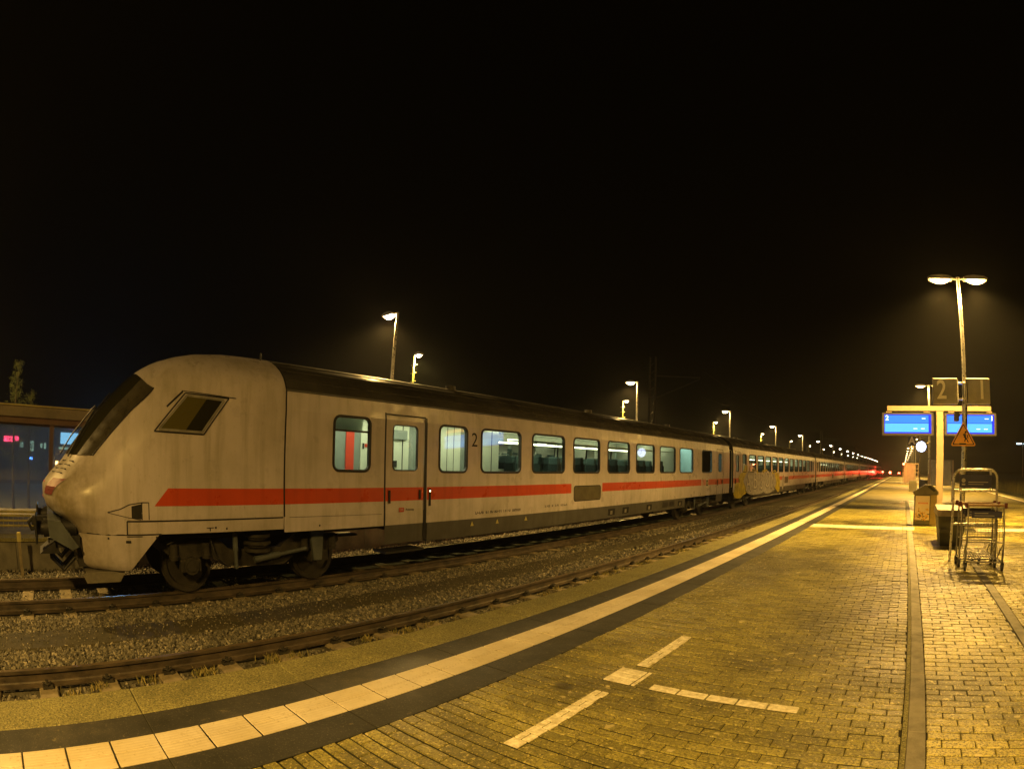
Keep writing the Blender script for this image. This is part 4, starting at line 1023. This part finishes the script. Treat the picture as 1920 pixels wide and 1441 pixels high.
MB().box(-.1, .2, -.625, -.60, .50, .56).box(-.28, .0, -.64, -.58, .28, .34).build('latch', 'dark_frame', gb_)
# ------------------------------------------------------------------ trolley stand
fr = empty('trolley_stand', (1.26, 9.4, PZ)); tag(fr, 'polished steel tube hoop holding dark blue sign panel above the trolleys', 'trolley stand')
def arc(cx, cz, r, a0, a1, y=0, n=6): return [(cx+r*math.cos(R(a0+(a1-a0)*k/n)), y, cz+r*math.sin(R(a0+(a1-a0)*k/n))) for k in range(n+1)]
hoop = [(-.385, 0, 0)]+arc(-.245, 1.33, .14, 180, 90)+arc(.245, 1.33, .14, 90, 0)+[(.385, 0, 0)]
MB().tube(hoop, .022, 12).build('hoop', 'steel_bright', fr)
MB().tube([(-.385, 0, 1.14), (.385, 0, 1.14)], .019, 10).build('crossbar', 'steel_bright', fr); MB().tube([(-.385, 0, .60), (.385, 0, .60)], .019, 10).build('crossbar', 'steel_bright', fr)
sg = MB().box(-.285, .285, -.014, .004, 1.185, 1.395, 0, .004).build('sign_panel', 'sign_blue', fr)
q = MB()
for x in (-.265, .265):
    for z0, z1 in ((1.39, 1.455), (1.145, 1.19)): q.box(x-.018, x+.018, -.02, .006, z0, z1)
q.build('bracket', 'galvanised', fr)
q = MB(); q.box(-.13, .22, -.0165, -.0145, 1.268, 1.280).box(-.13, .14, -.0165, -.0145, 1.235, 1.243)
q.tube([(-.215, -.017, 1.30), (-.215, -.0145, 1.30)], .035, 12).box(-.245, -.185, -.0165, -.0145, 1.225, 1.25); q.build('sign_lettering', 'sign_text', fr)
MB().tube([(-.385, 0, 0), (-.385, 0, .012)], .05, 10).tube([(.385, 0, 0), (.385, 0, .012)], .05, 10).build('foot_plate', 'galvanised', fr)
def trolley():
    t = empty('luggage_trolley', (0, 0, 0)); wz = 'wire_zinc'
    f = MB()
    for s in (-1, 1): f.tube([(s*.30, -.05, .12), (s*.30, -.02, .55), (s*.29, .10, .93)], .015, 8); f.tube([(s*.30, -.05, .12), (s*.24, .75, .14)], .014, 8); f.tube([(s*.30, -.03, .42), (s*.26, .30, .14)], .010, 6)
    f.tube([(-.30, -.03, .42), (.30, -.03, .42)], .011, 8); f.tube([(-.30, -.05, .13), (.30, -.05, .13)], .012, 8); f.tube([(-.24, .75, .14), (.24, .75, .14)], .012, 8); f.build('frame', wz, t)
    h = MB().tube([(-.31, .10, .95), (.31, .10, .95)], .017, 10); h.build('handle', 'wood_handle', t)
    h = MB().box(-.35, -.30, .07, .13, .91, .99, 0, .01).box(.30, .35, .07, .13, .91, .99, 0, .01); h.build('handle_end', 'red_plastic', t)
    g_ = MB()
    for i in range(13): x = -.27+.045*i; g_.tube([(x, -.03, .42), (x, .04, .80)], .0035, 4, cap=False); g_.tube([(x*.9, -.04, .17), (x*.85, .72, .16)], .0035, 4, cap=False)
    for z in (.5, .6, .70, .80): g_.tube([(-.29, -.03+(z-.42)*.18, z), (.29, -.03+(z-.42)*.18, z)], .005, 5)
    for y_ in (.05, .2, .35, .5, .65): g_.tube([(-.28+.05*y_, y_, .165), (.28-.05*y_, y_, .165)], .0045, 5)
    for s in (-1, 1):
        for z in (.22, .30): g_.tube([(s*.29, -.03, z), (s*.25, .6, z)], .005, 5)
        for y_ in (0, .12, .24, .36, .48, .6): g_.tube([(s*(.29-.05*y_), y_, .15), (s*(.29-.05*y_), y_, .30)], .004, 4)
    for i in range(5): x = -.2+.1*i; g_.tube([(x-.05, .02, .18), (x, .05, .30), (x+.05, .02, .18)], .004, 4)
    g_.build('wire_basket', wz, t)
    p = MB().box(-.25, .25, -.015, .0, .77, .87, 0, .004); po_ = p.build('ad_panel', 'sign_blue', t)
    q = MB().box(-.20, .02, -.018, -.0155, .835, .845).box(-.20, .12, -.018, -.0155, .80, .809); q.build('panel_lettering', 'sign_text', po_)
    for x, y_ in ((-.30, -.06), (.30, -.06), (0, .62)):
        wv_ = MB().tube([(x-.018, y_, .065), (x+.018, y_, .065)], .065, 16).box(x-.028, x-.021, y_-.02, y_+.02, .065, .15).box(x+.021, x+.028, y_-.02, y_+.02, .065, .15); wv_.build('wheel', 'dark_plastic', t)
    return t
t0 = trolley(); t0.location = (1.345, 8.52, PZ); t0.rotation_euler.z = R(-1)
tag(t0, 'front luggage trolley of the nested row, nearest the camera', 'luggage trolley', 'nested luggage trolleys')
for i, (dx, dy, lb) in enumerate(((-.07, .30, 'middle luggage trolley pushed into the front one'), (-.09, .62, 'rear luggage trolley under the steel hoop'))):
    t_ = copy_tree(t0); t_.location = (1.345+dx, 8.52+dy, PZ); tag(t_, lb)

# ------------------------------------------------------------------ farther platform furniture
ck = empty('platform_clock', (1.60, 36.0, .72)); ck.scale = (1.08,)*3; tag(ck, 'round lit station clock on bracket from the second lamp post', 'clock')
b = MB().tube([(-.42, -.10, 2.72), (-.42, .10, 2.72)], .34, 28); b.build('case', 'dark_frame', ck)
b = MB().tube([(-.42, -.106, 2.72), (-.42, -.101, 2.72)], .30, 28).tube([(-.42, .101, 2.72), (-.42, .106, 2.72)], .30, 28); b.build('face', 'clock_white', ck)
b = MB()
for z in (2.50, 2.94): b.tube([(-.1, 0, z), (0, 0, z)], .02, 6)
b.box(-.13, .06, -.03, .03, 2.42, 2.5); b.build('bracket', 'beige_steel', ck)
b = MB().box(-.43, -.41, -.110, -.107, 2.72, 2.95).prism([(-.43, 2.71), (-.28, 2.62), (-.27, 2.64), (-.42, 2.73)], -.110, -.107, 'y'); b.build('hand', 'black_line', ck)
sa = empty('section_sign', (.90, 30.2, PZ)); tag(sa, 'section sign with letter A on slim post left of the clock', 'section sign')
MB().tube([(0, 0, 0), (0, 0, 3.5)], .03, 8).build('post', 'beige_steel', sa); po = MB().box(-.68, -.22, -.02, .02, 2.72, 3.22).box(-.24, 0, -.015, .015, 3.0, 3.04).build('plate', 'dark_frame', sa)
text_mesh('letter', 'A', .52, 'letter_white', po, face_neg_y(-.45, -.023, 2.97), .001, .02)
vb = empty('notice_board', (2.0, 27.5, PZ)); tag(vb, 'grey notice case on two beige posts beyond the litter bin', 'notice board')
MB().box(-.62, .42, -.05, .05, .75, 1.95, 0, .01).build('case', 'pole_grey', vb); MB().box(-.55, .35, -.056, -.051, .82, 1.88).build('sheet', 'sign_grey', vb); MB().box(.46, .54, -.05, .05, 0, 1.95).box(-.70, -.63, -.05, .05, 0, 1.95).build('post', 'beige_steel', vb)
MB().box(-.3, 0, -.059, -.0565, 1.6, 1.68).build('label_strip', 'label_yellow', vb)
bn2 = empty('litter_bin', (.95, 25.5, PZ)); tag(bn2, 'small dark litter bin on post far down the platform', 'litter bin'); MB().tube([(0, 0, .35), (0, 0, 1.05)], .2, 14).build('body', 'dark_frame', bn2); MB().tube([(.22, 0, 0), (.22, 0, 1.3)], .03, 8).build('post', 'beige_steel', bn2)
bx = MB().box(-.28, .28, -.2, .2, 0, .75, 0, .02); o = bx.build('switch_cabinet', 'bin_brown'); o.location = (.72, 40, PZ); tag(o, 'low brown switch cabinet left of the slim posts', 'cabinet')
sh = empty('platform_shelter', (0.75, 62, PZ)); tag(sh, 'waiting shelter with reddish brick panels lit by a red signal', 'shelter')
MB().box(-.80, .95, -.1, 6, 2.1, 2.2).build('roof', 'beige_steel', sh); MB().box(-.70, .55, -.05, .05, .12, 2.05).build('end_wall', 'brick_red', sh)
b = MB()
for x in (-.78, -.45, -.4, .62, .92): b.box(x-.03, x+.03, -.06, .02, 0, 2.1)
for z in (.4, .8, 1.2, 1.6): b.box(.62, .92, -.03, .0, z, z+.05)
b.build('post', 'beige_steel', sh)
def signal(loc, label, r=.16, mat='red_signal', h=2.4):
    s_ = empty('signal_lamp', loc); tag(s_, label, 'signal', 'red signal lights down the line'); MB().tube([(0, 0, -h), (0, 0, -.1)], .05, 6).build('post', 'sky_mast', s_); MB().box(-r*1.5, r*1.5, .03, .1, -r*1.5, r*1.5).build('backboard', 'dark_frame', s_)
    MB().tube([(0, -.02, 0), (0, .03, 0)], r, 14).build('lens', mat, s_); return s_
signal((-1.95, 250, .6), 'red signal light just left of the platform end', .55, h=1); signal((-5.4, 225, 1.2), 'red signal light between the tracks next to the train end', .45, h=1.4)
for q_, (xx_, yy_, zz_) in enumerate(((-1.95, 249, .6), (-5.4, 224, 1.2))):
    pass
sg2 = signal((-6.3, 168, 1.6), 'small red light beside the far coaches', .18, h=1.8)
rl = bpy.data.lights.new('signal_glow', 'POINT'); rl.energy = 2600; rl.color = (1, .04, .02); rl.shadow_soft_size = .2
o = bpy.data.objects.new('signal_glow', rl); C.objects.link(o); o.parent = sg2; o.location = (0, -.8, 0)
sg_ = signal((.02, 61.6, 2.85), 'small red light at the corner of the waiting shelter', .10, h=.5)
pl_ = bpy.data.lights.new('signal_glow', 'POINT'); pl_.energy = 40; pl_.color = (1, .05, .02); pl_.shadow_soft_size = .1
o = bpy.data.objects.new('signal_glow', pl_); C.objects.link(o); o.parent = sg_; o.location = (-.1, -.5, -.1)
# red light reflected along the distant coaches
for (x, y_, z, lb) in ((-4.9, 58.0, 2.9, 'red line signal on short mast opposite the third coach'),):
    pass
# ------------------------------------------------------------------ far platform and lamps on the left
structure(MB().box(-30, -12.50, YN-40, YF, -.42, .34).build('far_platform', 'concrete_wall'))
ww = MB(); y = -9.3
while y < 60: ww.box(-12.50, -12.45, y, y+1.19, -.42, .33, 0, .004); y += 1.2
structure(ww.build('far_platform_wall', 'concrete_wall')); structure(MB().box(-12.95, -12.41, YN-40, YF, .341, .41).build('far_platform_edge', 'coping_concrete'))
def tall_lamp():
    r_ = empty('street_lamp', (0, 0, .34))
    MB().tube([(0, 0, 0), (0, 0, 3.2)], .085, 12).tube([(0, 0, 3.2), (0, 0, 6.55)], [.06, .045], 10).build('pole', 'galvanised', r_)
    lamp_head(r_, -1, .62, 'sodium_far', 6.5); return r_
tl = tall_lamp(); lab1 = ['tallest left hand lamp, behind the front coach roof nearest the nose', 'second tall lamp behind the train, above the middle of the front coach', 'third tall lamp behind the train, near the end of the front coach', 'fourth tall lamp behind the train', 'fifth tall lamp behind the train', 'sixth tall lamp behind the train']
XL = -14.9; TL = []; RL = []
for i in list(range(19))+[-1]:  # the last lamp is out of view, added to light the sapling and gravel
    o = tl if i == 0 else copy_tree(tl)
    o.location = (XL+.35, 11.1+17.0*i, .34); tag(o, 'added tall lamp out of view on the far platform, left of the glass shelter' if i < 0 else lab1[i] if i < 6 else 'small distant tall lamp behind the train, %s in its row from the left' % ORD[i], 'lamp post', 'tall lamps on the far platform')
    TL.append(o)
for o in TL[:5]+TL[-1:]: lamp_light(o, -.46, 6.3, 2600, (1, .60, .16), cone=160); pt_light(o, -.46, 6.28, 260, (1, .60, .16))
sl0 = empty('ladder_lamp', (0, 0, .46)); b = MB().tube([(0, 0, 0), (0, 0, 6.6)], .055, 8)
for k in range(8): b.tube([(-.2, 0, 3.5+.38*k), (.2, 0, 3.5+.38*k)], .022, 5)
b.build('pole', 'label_yellow', sl0); lamp_head(sl0, 1, .42, 'sodium_far', 6.6, .08)
lab2 = ['shorter lamp with climbing rungs right of the tallest left hand lamp', 'second rung lamp, just left of the second tall lamp', 'third rung lamp, left of the third tall lamp', 'fourth rung lamp behind the train']
XS = -20.0
for i in range(12):
    o = sl0 if i == 0 else copy_tree(sl0)
    o.location = (XS-.35, 16.8+20.2*i, .34); tag(o, lab2[i] if i < 4 else 'small distant rung lamp behind the train, %s in its row from the left' % ORD[i], 'lamp post', 'rung lamps behind the far platform')
    RL.append(o)
for o in RL[:4]: lamp_light(o, .3, 6.45, 900, (1, .75, .2)); pt_light(o, .3, 6.45, 160, (1, .75, .2))
# lamp that lights the far platform in front of the nose
# shelter on the far platform
s2 = empty('glass_shelter', (-13.6, -3.2, .40)); tag(s2, 'glass walled waiting shelter with flat roof on the far platform, left of the nose', 'shelter')
MB().box(-2.6, .15, -6, 4.72, 2.30, 2.52, 0, .01).build('roof', 'shelter_roof', s2); MB().box(-2.65, .2, -6.05, 4.76, 2.52, 2.545).build('roof_edge', 'label_yellow', s2)
MB().box(-.06, .06, -6, 4.6, 2.18, 2.30).box(-2.5, -2.4, -6, 4.6, 2.18, 2.30).build('beam', 'shelter_frame', s2)
b = MB()
for y_ in (-5.5, -2.6, .35, 3.30, 4.55): b.box(-.045, .045, y_-.05, y_+.05, 0, 2.18)
for y_ in (-5.5, .35, 4.55): b.box(-2.49, -2.41, y_-.05, y_+.05, 0, 2.18)
b.build('post', 'shelter_frame', s2)
MB().box(-.012, .012, -5.4, 3.22, .45, 2.14).box(-.012, .012, 3.38, 4.5, .45, 2.14).build('pane', 'shelter_glass', s2)
b = MB()
for z in (.10, .20, .30, .38): b.tube([(.02, -5.5, z), (.02, 3.2, z)], .025, 6)
for i in range(60): b.box(0, .03, -5.5+i*.145, -5.49+i*.145, .05, .42)
b.build('rail_panel', 'label_yellow', s2)
mp = empty('marker_post', (-11.75, -.76, -.22)); tag(mp, 'short pale marker post with square tip beside the far track', 'post'); MB().box(-.025, .025, -.035, .035, 0, .74).build('post', 'sleeper_concrete', mp); MB().box(-.03, .04, -.05, .05, .66, .83, 0, .008).build('tip', 'label_yellow', mp)
# sapling and bare trees
def conifer(loc, h, label, seed):
    rr = random.Random(seed); t = empty('young_tree', loc); tag(t, label, 'tree')
    MB().tube([(0, 0, 0), (.03, .02, h*.5), (0, 0, h)], [.06, .04, .008], 8).build('trunk', 'bark', t)
    vs = []; fs = []
    for k in range(170):
        z = h*(.28+.70*rr.random()); L_ = .16+(h-z)*.24*rr.uniform(.5, 1.1); a = rr.uniform(0, 6.28); up = rr.uniform(.25, .6)
        for m_ in range(26):
            f = rr.random(); px, py, pz = L_*f*math.cos(a)+rr.gauss(0, .03), L_*f*math.sin(a)+rr.gauss(0, .03), z+L_*f*up+rr.gauss(0, .03)
            b0 = len(vs); d1 = Vector((rr.gauss(0, 1), rr.gauss(0, 1), rr.gauss(.4, 1))).normalized()*.045; d2 = Vector((rr.gauss(0, 1), rr.gauss(0, 1), rr.gauss(0, 1))).normalized()*.012
            p = Vector((px, py, pz)); vs += [p-d2, p+d2, p+d1]; fs.append((b0, b0+1, b0+2))
    o = fast_mesh('crown', np.array([tuple(v) for v in vs]), np.array(fs), 'leaf'); o.parent = t
conifer((-18.6, -1.35, .34), 4.07, 'slim young conifer rising behind the left shelter roof', 1); conifer((-18.9, -.75, .34), 3.3, 'lower young conifer right of the slim one behind the shelter', 2)
def bare_tree(loc, h, label, seed):
    rr = random.Random(seed); t = empty('bare_tree', loc); tag(t, label, 'tree', 'bare trees in the dark behind the train'); b = MB(); tw_ = MB()
    b.tube([(0, 0, 0), (.1, 0, h*.3), (0, .1, h*.55)], [.2, .15, .1], 7); 
    def br(p, d, l_, r_, k):
        q = p+d*l_; (b if k < 2 else tw_).tube([p, p+d*l_*.5+Vector((rr.gauss(0, .05), 0, .05)), q], [r_, r_*.8, r_*.6], 5, cap=False)
        if k < 5:
            for _ in range(3 if k < 3 else 2): br(q, (d+Vector((rr.gauss(0, .5), rr.gauss(0, .5), rr.gauss(.15, .3)))).normalized(), l_*.72, r_*.6, k+1)
    for k in range(4): br(Vector((0, .05, h*(.3+.08*k))), Vector((math.cos(k*1.7), math.sin(k*1.7), 1.1)).normalized(), h*.17, .07, 0)
    b.build('trunk', 'bark_dark', t); tw_.build('crown', 'bark_dark', t)
# shops and lights behind the shelter
sb = empty('shop_building', (-46, 0, -.4)); tag(sb, 'dark shop building with lit windows and coloured signs seen through the shelter glass', 'building')
MB().box(-6, 0, -14, 7, 0, 5.0).build('wall', 'facade', sb); MB().box(-6.2, .2, -14.2, 7.2, 5.0, 5.2).build('roof', 'sky_mast', sb)
for (y_, z, w_, h_, mt, nm_) in ((-3.7, 2.75, 1.1, .35, 'neon_red', 'neon_sign'), (-3.0, 2.8, .4, .3, 'neon_red', 'neon_sign'), (2.45, 4.1, 1.2, .22, 'neon_violet', 'neon_sign'), (3.1, 4.2, .8, .14, 'neon_cyan', 'neon_sign'), (-1.55, 2.35, .45, .7, 'window_faint', 'window'), (-2.5, 2.4, .35, .35, 'window_faint', 'window'), (-.6, 2.4, .2, .3, 'window_faint', 'window'), (-.25, 2.4, .2, .4, 'window_faint', 'window'), (-1.6, 1.5, .35, .15, 'neon_blue', 'neon_sign'),
    (.9, 1.2, .25, .35, 'neon_orange', 'neon_sign'), (2.35, 1.4, .12, .8, 'neon_violet', 'neon_sign'), (1.6, .7, 1.4, .30, 'neon_white', 'window'), (1.9, 1.2, .4, .7, 'neon_white', 'window'), (1.5, 2.3, .9, .15, 'window_faint', 'window'), (3.2, 2.0, 1.0, 1.1, 'neon_cyan', 'window'), (2.4, 3.0, 2.4, .8, 'added_pale_glow', 'window'), (4.0, 2.4, .5, .6, 'neon_violet', 'neon_sign')):  # the large pale window is added to strengthen the glow behind the shelter
    MB().box(.0, .08, y_-w_/2, y_+w_/2, z-h_/2, z+h_/2).build(nm_, mt, sb)
ld = bpy.data.lights.new('shelter_glow_fill', 'POINT'); ld.energy = 420; ld.color = (.35, .65, 1); ld.shadow_soft_size = .4  # lamp without a fixture, added so the shelter glass glows blue
o = bpy.data.objects.new('shelter_glow_fill', ld); C.objects.link(o); o.parent = sb; o.location = (14, 3.6, 3.4)
# overhead line masts, faint in the dark
def mast(x, y_, label):
    t = empty('line_mast', (x, y_, -.4)); tag(t, label, 'mast', 'dark overhead line masts'); b = MB()
    for s in (-1, 1): b.box(s*.16-.03, s*.16+.03, -.05, .05, 0, 8.2)
    for k in range(18): b.tube([(-.16, 0, .4+.43*k), (.16, 0, .62+.43*k)], .02, 4)
    b.build('mast', 'sky_mast', t); b = MB().tube([(.1, 0, 7.2), (2.6, 0, 7.0)], .03, 5).tube([(.1, 0, 6.0), (2.6, 0, 6.9)], .025, 5); b.build('arm', 'sky_mast', t)
mast(-12.6, 26, 'faint dark mast above the middle of the front coach'); mast(-12.6, 84, 'faint dark mast left of the gantry displays'); mast(-12.6, 142, 'farthest faint mast near the train end')
for (x, nm_) in ((TC, 'overhead wire above the white train'),):
    b = MB()
    for z in (5.6,): b.tube([(x, y_, z) for y_ in range(26, 400, 20)], .005, 4)
    pts = []
    for k in range(26, 400, 4):
        ph = ((k-26) % 58)/58; pts.append((x, k, 6.9-1.0*(1-(2*ph-1)**2)))
    b.tube(pts, .004, 4); tag(b.build('overhead_wire', 'wire_black'), nm_, 'wire')
# right side: dark field edge and distant light mast
structure(MB().box(12.5, 120, YN, YF, -.42, -.1).build('field', 'grass'))
def tuft_x(): return 13+random.random()**1.5*9
blades(9000, tuft_x, lambda: random.uniform(26, 75), 1.5, .35, 'grass_blade', 'tall_grass', 'tall dry grass beyond the right hand track', 'stuff', 'grass')
fm = empty('floodlight_mast', (56, 250, -.4)); tag(fm, 'distant white floodlight mast on the right edge', 'floodlight'); MB().tube([(0, 0, 0), (0, 0, 14.4)], .3, 8).build('pole', 'galvanised', fm)
for s in (-1, 1): MB().box(s*1.8-1.2, s*1.8+1.2, -.3, .3, 14.2, 14.7).build('lamp_head', 'neon_white', fm)
# ------------------------------------------------------------------ damp night air
HAZE = 0.0005
if HAZE:
    hz = MB().box(-60, 60, -16, 410, -1.5, 14); m = bpy.data.materials.new('haze'); m.use_nodes = True; nt = m.node_tree; nt.nodes.clear()
    pv = nt.nodes.new('ShaderNodeVolumePrincipled'); pv.inputs['Density'].default_value = HAZE; pv.inputs['Color'].default_value = (.9, .9, .9, 1); pv.inputs['Anisotropy'].default_value = .3
    o_ = nt.nodes.new('ShaderNodeOutputMaterial'); nt.links.new(pv.outputs[0], o_.inputs['Volume']); M['haze'] = m
    tag(hz.build('haze', 'haze'), 'thin damp night air glowing round the lamps', 'haze', None, 'stuff')
